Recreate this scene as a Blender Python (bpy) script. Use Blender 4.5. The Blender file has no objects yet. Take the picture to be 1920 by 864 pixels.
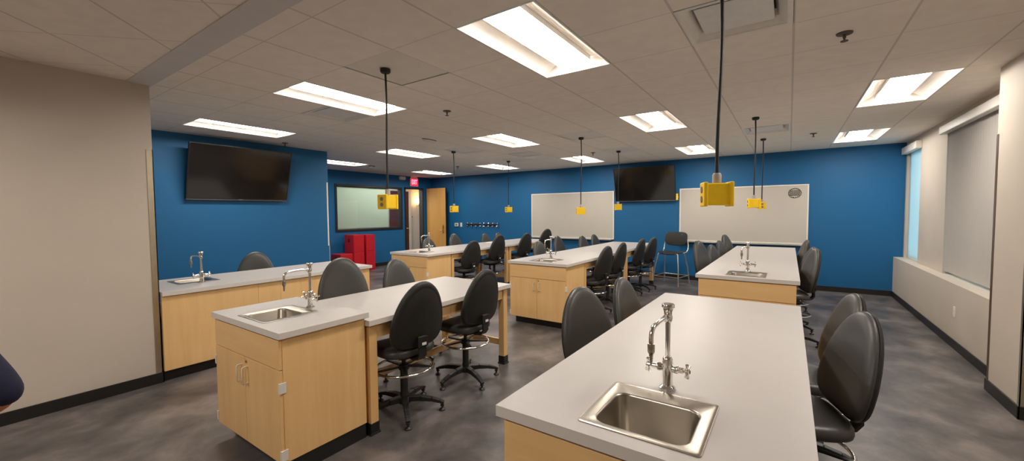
import bpy, bmesh, math, random
from mathutils import Vector, Matrix
random.seed(7)
SC = bpy.context.scene
COL = SC.collection
PI = math.pi
T = 0.6096          # ceiling module
CH = 2.805          # ceiling height

# ------------------------------------------------------------------ materials
def new_mat(name):
    m = bpy.data.materials.new(name); m.use_nodes = True
    nt = m.node_tree
    b = nt.nodes['Principled BSDF']
    return m, nt, b

def plain(name, col, rough=0.5, metal=0.0, spec=0.5, noise=0.0, nscale=20.0, bump=0.0, bscale=200.0, coat=0.0):
    m, nt, b = new_mat(name)
    b.inputs['Base Color'].default_value = (*col, 1)
    b.inputs['Roughness'].default_value = rough
    b.inputs['Metallic'].default_value = metal
    b.inputs['Specular IOR Level'].default_value = spec
    b.inputs['Coat Weight'].default_value = coat
    tc = nt.nodes.new('ShaderNodeTexCoord')
    if noise > 0:
        n = nt.nodes.new('ShaderNodeTexNoise'); n.inputs['Scale'].default_value = nscale
        n.inputs['Detail'].default_value = 4
        nt.links.new(tc.outputs['Object'], n.inputs['Vector'])
        r = nt.nodes.new('ShaderNodeValToRGB')
        r.color_ramp.elements[0].position = 0.3; r.color_ramp.elements[1].position = 0.7
        r.color_ramp.elements[0].color = (*[c * (1 - noise) for c in col], 1)
        r.color_ramp.elements[1].color = (*[min(1, c * (1 + noise)) for c in col], 1)
        nt.links.new(n.outputs['Fac'], r.inputs['Fac'])
        nt.links.new(r.outputs['Color'], b.inputs['Base Color'])
    if bump > 0:
        n2 = nt.nodes.new('ShaderNodeTexNoise'); n2.inputs['Scale'].default_value = bscale
        n2.inputs['Detail'].default_value = 3
        nt.links.new(tc.outputs['Object'], n2.inputs['Vector'])
        bp = nt.nodes.new('ShaderNodeBump'); bp.inputs['Strength'].default_value = bump
        bp.inputs['Distance'].default_value = 0.002
        nt.links.new(n2.outputs['Fac'], bp.inputs['Height'])
        nt.links.new(bp.outputs['Normal'], b.inputs['Normal'])
    return m

def emit(name, col, s):
    m, nt, b = new_mat(name)
    b.inputs['Base Color'].default_value = (*col, 1)
    b.inputs['Emission Color'].default_value = (*col, 1)
    b.inputs['Emission Strength'].default_value = s
    return m

M = {}
M['blue'] = plain('blue_wall_paint', (0.010, 0.118, 0.285), 0.55, spec=0.35, bump=0.15, bscale=350)
M['beige'] = plain('beige_wall_paint', (0.555, 0.495, 0.425), 0.6, spec=0.35, bump=0.2, bscale=300, noise=0.02, nscale=3)
M['white_wall'] = plain('white_corridor_paint', (0.72, 0.70, 0.67), 0.6, bump=0.1, bscale=300)
M['black_base'] = plain('black_rubber_base', (0.012, 0.011, 0.011), 0.45, noise=0.1)
M['laminate'] = plain('white_laminate', (0.465, 0.44, 0.425), 0.38, spec=0.45, noise=0.015, nscale=6)
M['edge'] = plain('laminate_edge', (0.66, 0.62, 0.585), 0.45, noise=0.01)
M['vinyl'] = plain('black_vinyl', (0.052, 0.052, 0.049), 0.38, spec=0.5, bump=0.25, bscale=260)
M['shell'] = plain('black_plastic_shell', (0.020, 0.0195, 0.0185), 0.5, spec=0.4, bump=0.1, bscale=400)
M['plastic'] = plain('black_nylon', (0.014, 0.014, 0.014), 0.42, spec=0.5, noise=0.1)
M['chrome'] = plain('chrome', (0.80, 0.79, 0.77), 0.10, metal=1.0, noise=0.02)
M['steel'] = plain('satin_steel', (0.40, 0.365, 0.315), 0.30, metal=1.0, noise=0.04, nscale=8)
M['alu'] = plain('satin_aluminium', (0.66, 0.65, 0.63), 0.35, metal=0.9, noise=0.03)
M['guard'] = plain('metal_corner_guard', (0.50, 0.44, 0.33), 0.3, metal=0.85, noise=0.05)
M['guard_dark'] = plain('bronze_corner_guard', (0.16, 0.11, 0.075), 0.4, metal=0.5, noise=0.05)
M['guard_blue'] = plain('white_corner_guard', (0.75, 0.75, 0.72), 0.35, noise=0.02)
M['yellow'] = plain('yellow_rubber', (0.93, 0.60, 0.012), 0.5, spec=0.4, noise=0.03)
M['outlet'] = plain('grey_outlet_face', (0.22, 0.17, 0.14), 0.5, noise=0.05)
M['grey_relief'] = plain('grey_strain_relief', (0.36, 0.32, 0.28), 0.5, noise=0.05)
M['cord'] = plain('black_cord', (0.01, 0.01, 0.01), 0.5, noise=0.1)
M['red'] = plain('red_enamel', (0.55, 0.012, 0.022), 0.35, spec=0.5, noise=0.05)
M['board'] = plain('whiteboard_enamel', (0.54, 0.505, 0.445), 0.28, spec=0.5, noise=0.012, nscale=2)
M['board_frame'] = plain('whiteboard_frame', (0.78, 0.75, 0.70), 0.35, noise=0.02)
M['ink'] = plain('dark_marker_ink', (0.035, 0.035, 0.03), 0.6, noise=0.1)
M['screen'] = plain('glossy_tv_screen', (0.006, 0.005, 0.005), 0.12, spec=0.6, noise=0.05)
M['bezel'] = plain('tv_bezel', (0.012, 0.012, 0.012), 0.25, noise=0.05)
M['bezel_edge'] = plain('tv_silver_edge', (0.45, 0.45, 0.44), 0.25, metal=0.8, noise=0.03)
M['door'] = plain('oak_door_base', (0.5, 0.28, 0.09), 0.4)
M['redwood'] = plain('dark_red_wood', (0.085, 0.020, 0.012), 0.4, noise=0.25, nscale=9)
M['frame'] = plain('dark_bronze_frame', (0.014, 0.013, 0.013), 0.4, noise=0.1)
M['white_plastic'] = plain('white_plastic', (0.74, 0.71, 0.66), 0.4, noise=0.02)
M['cream'] = plain('cream_nylon_handle', (0.78, 0.70, 0.58), 0.35, noise=0.02)
M['grey_panel'] = plain('grey_access_panel', (0.78, 0.74, 0.69), 0.6, noise=0.03, nscale=5)
M['grey_trim'] = plain('grey_ceiling_strip', (0.64, 0.62, 0.61), 0.6, noise=0.03, nscale=5)
M['vent_white'] = plain('vent_enamel', (0.80, 0.77, 0.73), 0.45, noise=0.03)
M['vent_face'] = plain('vent_face_enamel', (0.74, 0.73, 0.72), 0.45, noise=0.04)
M['vent_dark'] = plain('dark_vent_throat', (0.035, 0.03, 0.026), 0.7, noise=0.15)
M['troffer'] = plain('troffer_white', (0.86, 0.83, 0.79), 0.4, spec=0.4, noise=0.01)
M['lens'] = emit('lit_light_lens', (1.0, 0.925, 0.83), 35.0)
M['exit_red'] = emit('lit_exit_face', (1.0, 0.02, 0.06), 0.9)
M['exit_text'] = emit('lit_exit_letters', (1.0, 0.22, 0.32), 3.0)
M['sconce_glow'] = emit('lit_sconce_glass', (1.0, 0.62, 0.25), 14.0)
M['brass'] = plain('brass', (0.62, 0.38, 0.12), 0.3, metal=1.0, noise=0.05)

M['slat'] = plain('grey_blind_slat', (0.47, 0.435, 0.43), 0.6, noise=0.02)
M['boot'] = plain('black_rubber_boot', (0.010, 0.010, 0.011), 0.45, noise=0.1)
M['paper'] = plain('white_paper', (0.80, 0.76, 0.70), 0.6, noise=0.01)
M['skin'] = plain('skin', (0.62, 0.22, 0.11), 0.5, noise=0.05, nscale=14)
M['navy'] = plain('navy_cloth', (0.012, 0.014, 0.050), 0.8, noise=0.2, nscale=60, bump=0.3, bscale=500)
M['trouser'] = plain('dark_grey_cloth', (0.03, 0.03, 0.034), 0.85, noise=0.2, nscale=60)
M['hair'] = plain('dark_brown_hair', (0.03, 0.018, 0.01), 0.6, noise=0.3, nscale=40)
M['eye'] = plain('eye_white', (0.8, 0.78, 0.75), 0.2, noise=0.02)
M['shoe'] = plain('black_leather', (0.012, 0.011, 0.01), 0.35, noise=0.1)
M['tag_white'] = plain('white_tag', (0.75, 0.74, 0.72), 0.5, noise=0.02)
M['lcd'] = plain('grey_display', (0.16, 0.17, 0.17), 0.3, noise=0.03)
M['smoke'] = plain('detector_brown_grey', (0.10, 0.075, 0.06), 0.5, noise=0.1)

def wood(name, c1, c2, axis='Z', rough=0.38):
    m, nt, b = new_mat(name)
    tc = nt.nodes.new('ShaderNodeTexCoord'); mp = nt.nodes.new('ShaderNodeMapping')
    s = {'Z': (7, 7, 0.55), 'X': (0.55, 7, 7), 'Y': (7, 0.55, 7)}[axis]
    mp.inputs['Scale'].default_value = s
    nt.links.new(tc.outputs['Object'], mp.inputs['Vector'])
    n = nt.nodes.new('ShaderNodeTexNoise'); n.inputs['Scale'].default_value = 2.2
    n.inputs['Detail'].default_value = 6; n.inputs['Roughness'].default_value = 0.6
    n.inputs['Distortion'].default_value = 0.6
    nt.links.new(mp.outputs['Vector'], n.inputs['Vector'])
    r = nt.nodes.new('ShaderNodeValToRGB')
    r.color_ramp.elements[0].position = 0.25; r.color_ramp.elements[1].position = 0.75
    r.color_ramp.elements[0].color = (*c1, 1); r.color_ramp.elements[1].color = (*c2, 1)
    nt.links.new(n.outputs['Fac'], r.inputs['Fac'])
    nt.links.new(r.outputs['Color'], b.inputs['Base Color'])
    b.inputs['Roughness'].default_value = rough
    b.inputs['Specular IOR Level'].default_value = 0.4
    return m
M['maple'] = wood('maple_vertical', (0.76, 0.475, 0.205), (0.85, 0.565, 0.265), 'Z')
M['maple_x'] = wood('maple_horizontal_x', (0.76, 0.475, 0.205), (0.85, 0.565, 0.265), 'X')
M['maple_y'] = wood('maple_horizontal_y', (0.76, 0.475, 0.205), (0.85, 0.565, 0.265), 'Y')
M['maple_leg'] = wood('maple_leg', (0.70, 0.42, 0.17), (0.80, 0.51, 0.225), 'Z')
M['door'] = wood('oak_door', (0.55, 0.285, 0.07), (0.63, 0.345, 0.10), 'Z', 0.4)

def floor_mat():
    m, nt, b = new_mat('mottled_grey_floor')
    tc = nt.nodes.new('ShaderNodeTexCoord')
    mp = nt.nodes.new('ShaderNodeMapping'); mp.inputs['Scale'].default_value = (1.0, 0.85, 1)
    mp.inputs['Rotation'].default_value = (0, 0, 0.5)
    nt.links.new(tc.outputs['Object'], mp.inputs['Vector'])
    n = nt.nodes.new('ShaderNodeTexNoise'); n.inputs['Scale'].default_value = 2.4
    n.inputs['Detail'].default_value = 9; n.inputs['Roughness'].default_value = 0.62
    n.inputs['Distortion'].default_value = 0.25
    nt.links.new(mp.outputs['Vector'], n.inputs['Vector'])
    r = nt.nodes.new('ShaderNodeValToRGB')
    e = r.color_ramp.elements
    e[0].position = 0.33; e[0].color = (0.050, 0.046, 0.046, 1)
    e[1].position = 0.70; e[1].color = (0.215, 0.185, 0.172, 1)
    mid = e.new(0.5); mid.color = (0.108, 0.096, 0.093, 1)
    nt.links.new(n.outputs['Fac'], r.inputs['Fac'])
    nt.links.new(r.outputs['Color'], b.inputs['Base Color'])
    b.inputs['Roughness'].default_value = 0.40
    b.inputs['Specular IOR Level'].default_value = 0.4
    n2 = nt.nodes.new('ShaderNodeTexNoise'); n2.inputs['Scale'].default_value = 60
    nt.links.new(tc.outputs['Object'], n2.inputs['Vector'])
    bp = nt.nodes.new('ShaderNodeBump'); bp.inputs['Strength'].default_value = 0.12
    bp.inputs['Distance'].default_value = 0.003
    nt.links.new(n2.outputs['Fac'], bp.inputs['Height'])
    nt.links.new(bp.outputs['Normal'], b.inputs['Normal'])
    return m
M['floor'] = floor_mat()

def ceiling_mat(name, rot, ox, oy, col):
    """lay-in tiles: darker grid lines every T metres, faint mineral grain"""
    m, nt, b = new_mat(name)
    L = nt.links
    tc = nt.nodes.new('ShaderNodeTexCoord')
    mp = nt.nodes.new('ShaderNodeMapping')
    mp.vector_type = 'TEXTURE'
    mp.inputs['Location'].default_value = (ox, oy, 0)
    mp.inputs['Rotation'].default_value = (0, 0, rot)
    L.new(tc.outputs['Object'], mp.inputs['Vector'])
    sp = nt.nodes.new('ShaderNodeSeparateXYZ'); L.new(mp.outputs['Vector'], sp.inputs[0])
    def line(sock, half):
        a = nt.nodes.new('ShaderNodeMath'); a.operation = 'PINGPONG'; a.inputs[1].default_value = T / 2
        L.new(sock, a.inputs[0])
        c = nt.nodes.new('ShaderNodeMath'); c.operation = 'LESS_THAN'; c.inputs[1].default_value = half
        L.new(a.outputs[0], c.inputs[0])
        return c.outputs[0]
    lx = line(sp.outputs['X'], 0.0075); ly = line(sp.outputs['Y'], 0.0035)
    mx = nt.nodes.new('ShaderNodeMath'); mx.operation = 'MAXIMUM'
    L.new(lx, mx.inputs[0]); L.new(ly, mx.inputs[1])
    n = nt.nodes.new('ShaderNodeTexNoise'); n.inputs['Scale'].default_value = 9
    n.inputs['Detail'].default_value = 6
    L.new(tc.outputs['Object'], n.inputs['Vector'])
    r = nt.nodes.new('ShaderNodeValToRGB')
    r.color_ramp.elements[0].position = 0.3; r.color_ramp.elements[1].position = 0.7
    r.color_ramp.elements[0].color = (*[c * 0.97 for c in col], 1)
    r.color_ramp.elements[1].color = (*[c * 1.03 for c in col], 1)
    L.new(n.outputs['Fac'], r.inputs['Fac'])
    mix = nt.nodes.new('ShaderNodeMix'); mix.data_type = 'RGBA'
    L.new(mx.outputs[0], mix.inputs['Factor'])
    L.new(r.outputs['Color'], mix.inputs['A'])
    mix.inputs['B'].default_value = (*[c * 0.74 for c in col], 1)
    L.new(mix.outputs['Result'], b.inputs['Base Color'])
    b.inputs['Roughness'].default_value = 0.8
    b.inputs['Specular IOR Level'].default_value = 0.2
    n2 = nt.nodes.new('ShaderNodeTexNoise'); n2.inputs['Scale'].default_value = 160
    L.new(tc.outputs['Object'], n2.inputs['Vector'])
    bp = nt.nodes.new('ShaderNodeBump'); bp.inputs['Strength'].default_value = 0.15
    bp.inputs['Distance'].default_value = 0.002
    L.new(n2.outputs['Fac'], bp.inputs['Height'])
    L.new(bp.outputs['Normal'], b.inputs['Normal'])
    return m
CEILC = (0.88, 0.815, 0.74)
M['ceil'] = ceiling_mat('ceiling_tiles', 0, 0, 0.187, CEILC)
M['ceil_near'] = ceiling_mat('ceiling_tiles_diagonal', PI / 4,
    (-1.888 * math.cos(PI/4) - 3.246 * math.sin(PI/4)), (-1.888 * math.sin(PI/4) + 3.246 * math.cos(PI/4)), CEILC)

def glass_mat():
    m, nt, b = new_mat('clear_glass')
    nt.nodes.remove(b)
    out = [n for n in nt.nodes if n.type == 'OUTPUT_MATERIAL'][0]
    t = nt.nodes.new('ShaderNodeBsdfTransparent'); t.inputs[0].default_value = (0.93, 0.96, 0.95, 1)
    g = nt.nodes.new('ShaderNodeBsdfGlossy'); g.inputs['Roughness'].default_value = 0.03
    f = nt.nodes.new('ShaderNodeFresnel'); f.inputs['IOR'].default_value = 1.45
    mx = nt.nodes.new('ShaderNodeMixShader')
    nt.links.new(f.outputs[0], mx.inputs[0]); nt.links.new(t.outputs[0], mx.inputs[1]); nt.links.new(g.outputs[0], mx.inputs[2])
    nt.links.new(mx.outputs[0], out.inputs[0])
    return m
M['glass'] = glass_mat()

def shade_mat(name, col, tr):
    m, nt, b = new_mat(name)
    out = [n for n in nt.nodes if n.type == 'OUTPUT_MATERIAL'][0]
    b.inputs['Base Color'].default_value = (*col, 1); b.inputs['Roughness'].default_value = 0.7
    t = nt.nodes.new('ShaderNodeBsdfTranslucent'); t.inputs[0].default_value = (*col, 1)
    mx = nt.nodes.new('ShaderNodeMixShader'); mx.inputs[0].default_value = tr
    nt.links.new(b.outputs[0], mx.inputs[1]); nt.links.new(t.outputs[0], mx.inputs[2])
    nt.links.new(mx.outputs[0], out.inputs[0])
    return m
M['shade'] = shade_mat('translucent_window_shade', (0.82, 0.84, 0.84), 0.7)
M['film'] = shade_mat('pale_privacy_film', (0.76, 0.83, 0.76), 0.65)
M['slat'] = shade_mat('grey_blind_slat', (0.49, 0.46, 0.435), 0.04)

# ------------------------------------------------------------------ helpers
def setp(o, label=None, cat=None, group=None, kind=None):
    if label: o['label'] = label
    if cat: o['category'] = cat
    if group: o['group'] = group
    if kind: o['kind'] = kind
    return o

def thing(name, label, cat, loc=(0, 0, 0), rz=0.0, group=None):
    o = bpy.data.objects.new(name, None); COL.objects.link(o)
    o.location = loc; o.rotation_euler = (0, 0, rz); o.empty_display_size = 0.1
    return setp(o, label, cat, group)

def make(name, bm, mat, parent=None, smooth=None, bevel=0.0, seg=2, loc=None, rot=None):
    """bmesh -> one mesh object; mat is a material or a list"""
    bmesh.ops.recalc_face_normals(bm, faces=bm.faces[:])
    me = bpy.data.meshes.new(name); bm.to_mesh(me); bm.free()
    for mm in (mat if isinstance(mat, (list, tuple)) else [mat]): me.materials.append(mm)
    o = bpy.data.objects.new(name, me); COL.objects.link(o)
    if parent is not None: o.parent = parent
    if loc is not None: o.location = loc
    if rot is not None: o.rotation_euler = rot
    if smooth is not None:
        for p in me.polygons: p.use_smooth = True
        if smooth < 180:
            me.set_sharp_from_angle(angle=math.radians(smooth))
    if bevel > 0:
        md = o.modifiers.new('bevel', 'BEVEL'); md.width = bevel; md.segments = seg
        md.limit_method = 'ANGLE'; md.angle_limit = math.radians(40)
        md.harden_normals = False
    return o

def structure(name, bm, mat, **k):
    o = make(name, bm, mat, **k); o['kind'] = 'structure'; return o

def B(): return bmesh.new()

def box(bm, x0, x1, y0, y1, z0, z1, mi=0, mtx=None):
    vs = [bm.verts.new(Vector(p) if mtx is None else mtx @ Vector(p)) for p in
          ((x0,y0,z0),(x1,y0,z0),(x1,y1,z0),(x0,y1,z0),(x0,y0,z1),(x1,y0,z1),(x1,y1,z1),(x0,y1,z1))]
    for f in ((0,3,2,1),(4,5,6,7),(0,1,5,4),(1,2,6,5),(2,3,7,6),(3,0,4,7)):
        fa = bm.faces.new([vs[i] for i in f]); fa.material_index = mi
    return bm

def lathe(bm, prof, n=24, c=(0, 0, 0), axis='Z', mi=0, closed=False):
    """prof = [(r, h)...] revolved about axis through c"""
    rings = []
    for r, h in prof:
        ring = []
        if r <= 1e-6:
            p = {'Z': (0,0,h), 'X': (h,0,0), 'Y': (0,h,0)}[axis]
            ring = [bm.verts.new(Vector(c) + Vector(p))]
        else:
            for i in range(n):
                a = 2*PI*i/n; u, v = r*math.cos(a), r*math.sin(a)
                p = {'Z': (u,v,h), 'X': (h,u,v), 'Y': (v,h,u)}[axis]
                ring.append(bm.verts.new(Vector(c) + Vector(p)))
        rings.append(ring)
    pairs = list(zip(rings[:-1], rings[1:]))
    if closed: pairs.append((rings[-1], rings[0]))
    for a, b in pairs:
        if len(a) == 1 and len(b) == 1: continue
        for i in range(n):
            j = (i+1) % n
            if len(a) == 1: f = bm.faces.new((a[0], b[i], b[j]))
            elif len(b) == 1: f = bm.faces.new((a[i], a[j], b[0]))
            else: f = bm.faces.new((a[i], a[j], b[j], b[i]))
            f.material_index = mi
    if not closed:
        for ring, rev in ((rings[0], True), (rings[-1], False)):
            if len(ring) > 1:
                f = bm.faces.new(ring[::-1] if rev else ring); f.material_index = mi
    return bm

def tube(bm, pts, r, n=10, mi=0, caps=True, closed=False):
    """round tube along a polyline; r may be a list; parallel-transported frame"""
    P = [Vector(p) for p in pts]; N = len(P)
    rs = r if isinstance(r, (list, tuple)) else [r]*N
    rings = []; prev = None
    for i in range(N):
        if closed: t = P[(i+1) % N] - P[i-1]
        elif i == 0: t = P[1]-P[0]
        elif i == N-1: t = P[-1]-P[-2]
        else: t = (P[i+1]-P[i]).normalized() + (P[i]-P[i-1]).normalized()
        t.normalize()
        if prev is None:
            up = Vector((0,0,1)) if abs(t.z) < 0.9 else Vector((1,0,0))
            u = t.cross(up).normalized()
        else:
            u = prev - t*prev.dot(t)
            u = u.normalized()
        prev = u; v = t.cross(u)
        rings.append([bm.verts.new(P[i] + (u*math.cos(2*PI*k/n) + v*math.sin(2*PI*k/n))*rs[i]) for k in range(n)])
    pr = list(zip(rings[:-1], rings[1:]))
    if closed: pr.append((rings[-1], rings[0]))
    for a, b in pr:
        for k in range(n):
            f = bm.faces.new((a[k], a[(k+1) % n], b[(k+1) % n], b[k])); f.material_index = mi
    if caps and not closed:
        bm.faces.new(rings[0][::-1]).material_index = mi; bm.faces.new(rings[-1]).material_index = mi
    return bm

def arc(c, r, a0, a1, n, plane='XZ'):
    out = []
    for i in range(n+1):
        a = a0 + (a1-a0)*i/n
        u, v = r*math.cos(a), r*math.sin(a)
        out.append(tuple(Vector(c) + Vector({'XZ': (u,0,v), 'YZ': (0,u,v), 'XY': (u,v,0)}[plane])))
    return out

def beam(bm, p0, p1, w0, h0, w1=None, h1=None, mi=0):
    """rectangular bar from p0 to p1, width horizontal, height vertical-ish"""
    p0, p1 = Vector(p0), Vector(p1); w1 = w1 or w0; h1 = h1 or h0
    t = (p1-p0).normalized()
    up = Vector((0,0,1)) if abs(t.z) < 0.95 else Vector((0,1,0))
    s = t.cross(up).normalized(); u = s.cross(t)
    vs = []
    for p, w, h in ((p0,w0,h0),(p1,w1,h1)):
        for a, b in ((-1,-1),(1,-1),(1,1),(-1,1)):
            vs.append(bm.verts.new(p + s*a*w/2 + u*b*h/2))
    for f in ((3,2,1,0),(4,5,6,7),(0,1,5,4),(1,2,6,5),(2,3,7,6),(3,0,4,7)):
        bm.faces.new([vs[i] for i in f]).material_index = mi
    return bm

def dup(root, name=None):
    """copy a thing, its parts and their sub-parts (mesh data shared)"""
    r = root.copy(); COL.objects.link(r)
    for ch in list(root.children):
        c = ch.copy(); COL.objects.link(c); c.parent = r
        for g in list(ch.children):
            d = g.copy(); COL.objects.link(d); d.parent = c
    return r

def superpt(a, rx, ry_top, ry_bot, e_top, e_bot):
    ca, sa = math.cos(a), math.sin(a)
    e = e_top if sa >= 0 else e_bot
    ry = ry_top if sa >= 0 else ry_bot
    x = rx * math.copysign(abs(ca) ** (2/e), ca); z = ry * math.copysign(abs(sa) ** (2/e), sa)
    return x, z

def pillow(outline, prof, place):
    """concentric rings of an outline: prof = [(scale, depth)...] front to back; place(x, z, d) -> xyz"""
    bm = B(); rings = []
    for s, d in prof:
        if s < 1e-6: rings.append([bm.verts.new(place(0, 0, d))])
        else: rings.append([bm.verts.new(place(x*s, z*s, d)) for x, z in outline])
    n = len(outline)
    for a, b in zip(rings[:-1], rings[1:]):
        for i in range(n):
            j = (i+1) % n
            if len(a) == 1: bm.faces.new((a[0], b[i], b[j]))
            elif len(b) == 1: bm.faces.new((a[i], a[j], b[0]))
            else: bm.faces.new((a[i], a[j], b[j], b[i]))
    return bm

# ------------------------------------------------------------------ camera
def set_camera():
    yaw, pitch, roll, F = 0.6007, -0.0445, -0.0075, 759.2
    cy, sy = math.cos(yaw), math.sin(yaw)
    f = Vector((-sy*math.cos(pitch), cy*math.cos(pitch), math.sin(pitch)))
    r = Vector((cy, sy, 0)); u = r.cross(f)
    r2 = r*math.cos(roll) + u*math.sin(roll); u2 = r2.cross(f)
    cd = bpy.data.cameras.new('camera'); cam = bpy.data.objects.new('camera', cd); COL.objects.link(cam)
    cam.matrix_world = Matrix(((r2.x,u2.x,-f.x,0),(r2.y,u2.y,-f.y,0),(r2.z,u2.z,-f.z,1.6),(0,0,0,1)))
    cd.sensor_fit = 'HORIZONTAL'; cd.sensor_width = 36; cd.lens = 36*F/1920; cd.clip_start = 0.02
    SC.camera = cam
set_camera()
SC.view_settings.view_transform = 'Standard'; SC.view_settings.look = 'None'
SC.view_settings.gamma = 1.0; SC.view_settings.use_curve_mapping = False
SC.view_settings.exposure = 0.0
SC.cycles.max_bounces = 14; SC.cycles.diffuse_bounces = 12; SC.cycles.glossy_bounces = 4
SC.cycles.transparent_max_bounces = 8; SC.cycles.caustics_reflective = False; SC.cycles.caustics_refractive = False
SC.cycles.sample_clamp_indirect = 20.0
SC.cycles.use_denoising = True

w = bpy.data.worlds.new('daylight'); SC.world = w; w.use_nodes = True
bg = w.node_tree.nodes['Background']
bg.inputs[0].default_value = (0.36, 0.74, 0.93, 1); bg.inputs[1].default_value = 4.4

# ------------------------------------------------------------------ room shell
YB = 10.08; XR = 1.72; XS = 1.59; XL = -4.93; XT = -7.43; XC = -10.3; YN = -3.0
structure('floor', box(B(), -12.3, 2.1, YN-0.15, 12.6, -0.12, 0), M['floor'])

LIGHTS = [(1,3),(1,8),(1,13),(-3,3),(-3,8),(-3,13),(-7,3),(-7,8),(-7,13),(-11,3),(-11,8),(-11,13),(-15,8),(-15,13)]
VENTS = [(-8,4),(-1,4),(-8,11),(-1,11),(-12,14)]
PANELS = [(-5,3),(-9,9),(-5,9),(-5,12),(-9,12)]
holes = set(VENTS) | set(PANELS)
for u, v in LIGHTS: holes |= {(u,v),(u,v+1)}

def main_ceiling():
    bm = B()
    x0, x1, y0, y1 = -10.45, 1.9, 1.265, YB
    us = sorted({x0, x1} | {i*T for i in range(-20, 5) if x0 < i*T < x1})
    vs = sorted({y0, y1} | {0.187+i*T for i in range(-2, 20) if y0 < 0.187+i*T < y1})
    V = {}
    def vert(i, j):
        if (i, j) not in V: V[(i, j)] = bm.verts.new((us[i], vs[j], CH))
        return V[(i, j)]
    for i in range(len(us)-1):
        for j in range(len(vs)-1):
            cell = (math.floor((us[i]+us[i+1])/2/T), math.floor(((vs[j]+vs[j+1])/2-0.187)/T))
            if cell in holes: continue
            bm.faces.new((vert(i,j), vert(i,j+1), vert(i+1,j+1), vert(i+1,j)))
    # slab above so nothing leaks
    box(bm, x0, x1, y0, y1, CH+0.16, CH+0.2)
    me = bpy.data.meshes.new('ceiling'); bm.to_mesh(me); bm.free(); me.materials.append(M['ceil'])
    o = bpy.data.objects.new('ceiling', me); COL.objects.link(o); o['kind'] = 'structure'
main_ceiling()
structure('ceiling_near', box(B(), XL-0.12, 2.0, YN, 1.09, CH, CH+0.1), M['ceil_near'])
structure('trim_1', box(B(), XL-0.12, 2.0, 1.09, 1.265, CH-0.006, CH+0.1), M['grey_trim'])
structure('ceiling_corridor', box(B(), -12.25, XC-0.15, 4.4, 12.5, CH, CH+0.1), M['white_wall'])
structure('ceiling_side', box(B(), -10.45, XL-0.12, 0.5, 1.265, CH, CH+0.1), M['ceil'])

structure('wall_back', box(B(), XC-0.15, 1.95, YB, YB+0.15, 0, CH), M['blue'])
structure('wall_left', box(B(), XL-0.12, XL, YN, 1.25, 0, CH), M['beige'])
structure('wall_left_return', box(B(), XT-0.12, XL-0.12, 0.5, 0.62, 0, CH), M['beige'])
structure('wall_left_blue', box(B(), XT-0.12, XT, 0.5, 4.51, 0, CH), M['blue'])
structure('wall_left_alcove', box(B(), XC-0.15, XT-0.12, 4.39, 4.51, 0, CH), M['blue'])
structure('wall_near', box(B(), XL-0.12, 2.0, YN-0.12, YN, 0, CH), M['beige'])

# far left wall with the interior window and the doorway
WY0, WY1, WZ0, WZ1 = 6.44, 8.78, 1.095, 2.43
DY0, DY1, DZ = 8.88, 9.70, 2.44
b = B()
box(b, XC-0.15, XC, 4.51, WY0, 0, CH)
box(b, XC-0.15, XC, WY0, WY1, 0, WZ0); box(b, XC-0.15, XC, WY0, WY1, WZ1, CH)
box(b, XC-0.15, XC, WY1, DY0, 0, CH); box(b, XC-0.15, XC, DY0, DY1, DZ, CH)
box(b, XC-0.15, XC, DY1, YB, 0, CH)
structure('wall_left_far', b, M['blue'])
b = B()
for a in ((WY0, WY0+0.06, WZ0, WZ1), (WY1-0.06, WY1, WZ0, WZ1), (WY0+0.06, WY1-0.06, WZ0, WZ0+0.06), (WY0+0.06, WY1-0.06, WZ1-0.06, WZ1)):
    box(b, XC-0.14, XC+0.025, *a)
win = structure('window_1', b, M['frame'], bevel=0.004)
g = make('window_pane', box(B(), XC-0.07, XC-0.062, WY0+0.055, WY1-0.055, WZ0+0.055, WZ1-0.055), M['glass'], win); g['kind'] = 'structure'
b = B()
fy0, fy1, fz0, fz1 = WY0+0.06, 8.34, WZ0+0.06, WZ1-0.06
for a in ((fy0, fy0+0.025, fz0, fz1), (fy1-0.025, fy1, fz0, fz1), (fy0, fy1, fz0, fz0+0.025), (fy0, fy1, fz1-0.025, fz1)):
    box(b, XC-0.11, XC-0.085, *a)
ff = thing('privacy_screen', 'pale green privacy screen behind the far window, white edged', 'screen', (XC-0.1, (fy0+fy1)/2, fz0))
def rel(o, root):
    o.parent = root; o.matrix_parent_inverse = Matrix.Translation(-Vector(root.location)); return o
rel(make('screen_border', b, M['white_plastic']), ff)
rel(make('screen_panel', box(B(), XC-0.105, XC-0.09, fy0+0.02, fy1-0.02, fz0+0.02, fz1-0.02), M['film']), ff)
# door frame and open leaf
b = B()
box(b, XC-0.16, XC+0.02, DY0, DY0+0.05, 0, DZ); box(b, XC-0.16, XC+0.02, DY1-0.05, DY1, 0, DZ)
box(b, XC-0.16, XC+0.02, DY0, DY1, DZ-0.05, DZ)
structure('trim_2', b, M['frame'], bevel=0.004)
dl = structure('door_1', box(B(), XC+0.05, XC+0.93, 9.80, 9.845, 0.012, 2.43), M['door'], bevel=0.003)
b = B(); box(b, XC+0.80, XC+0.845, 9.788, 9.80, 0.93, 1.20)
tube(b, [(XC+0.822, 9.79, 1.02), (XC+0.822, 9.74, 1.02), (XC+0.72, 9.735, 1.02)], 0.011, 10)
lathe(b, [(0.022,9.77),(0.022,9.79)], 16, (XC+0.822,0,1.13), 'Y')
h = make('door_handle', b, M['brass'], dl, smooth=40)
b = B(); box(b, XC+0.93, XC+0.945, 9.805, 9.84, 0.0, 2.43); h = make('door_edge', b, M['frame'], dl)
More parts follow.
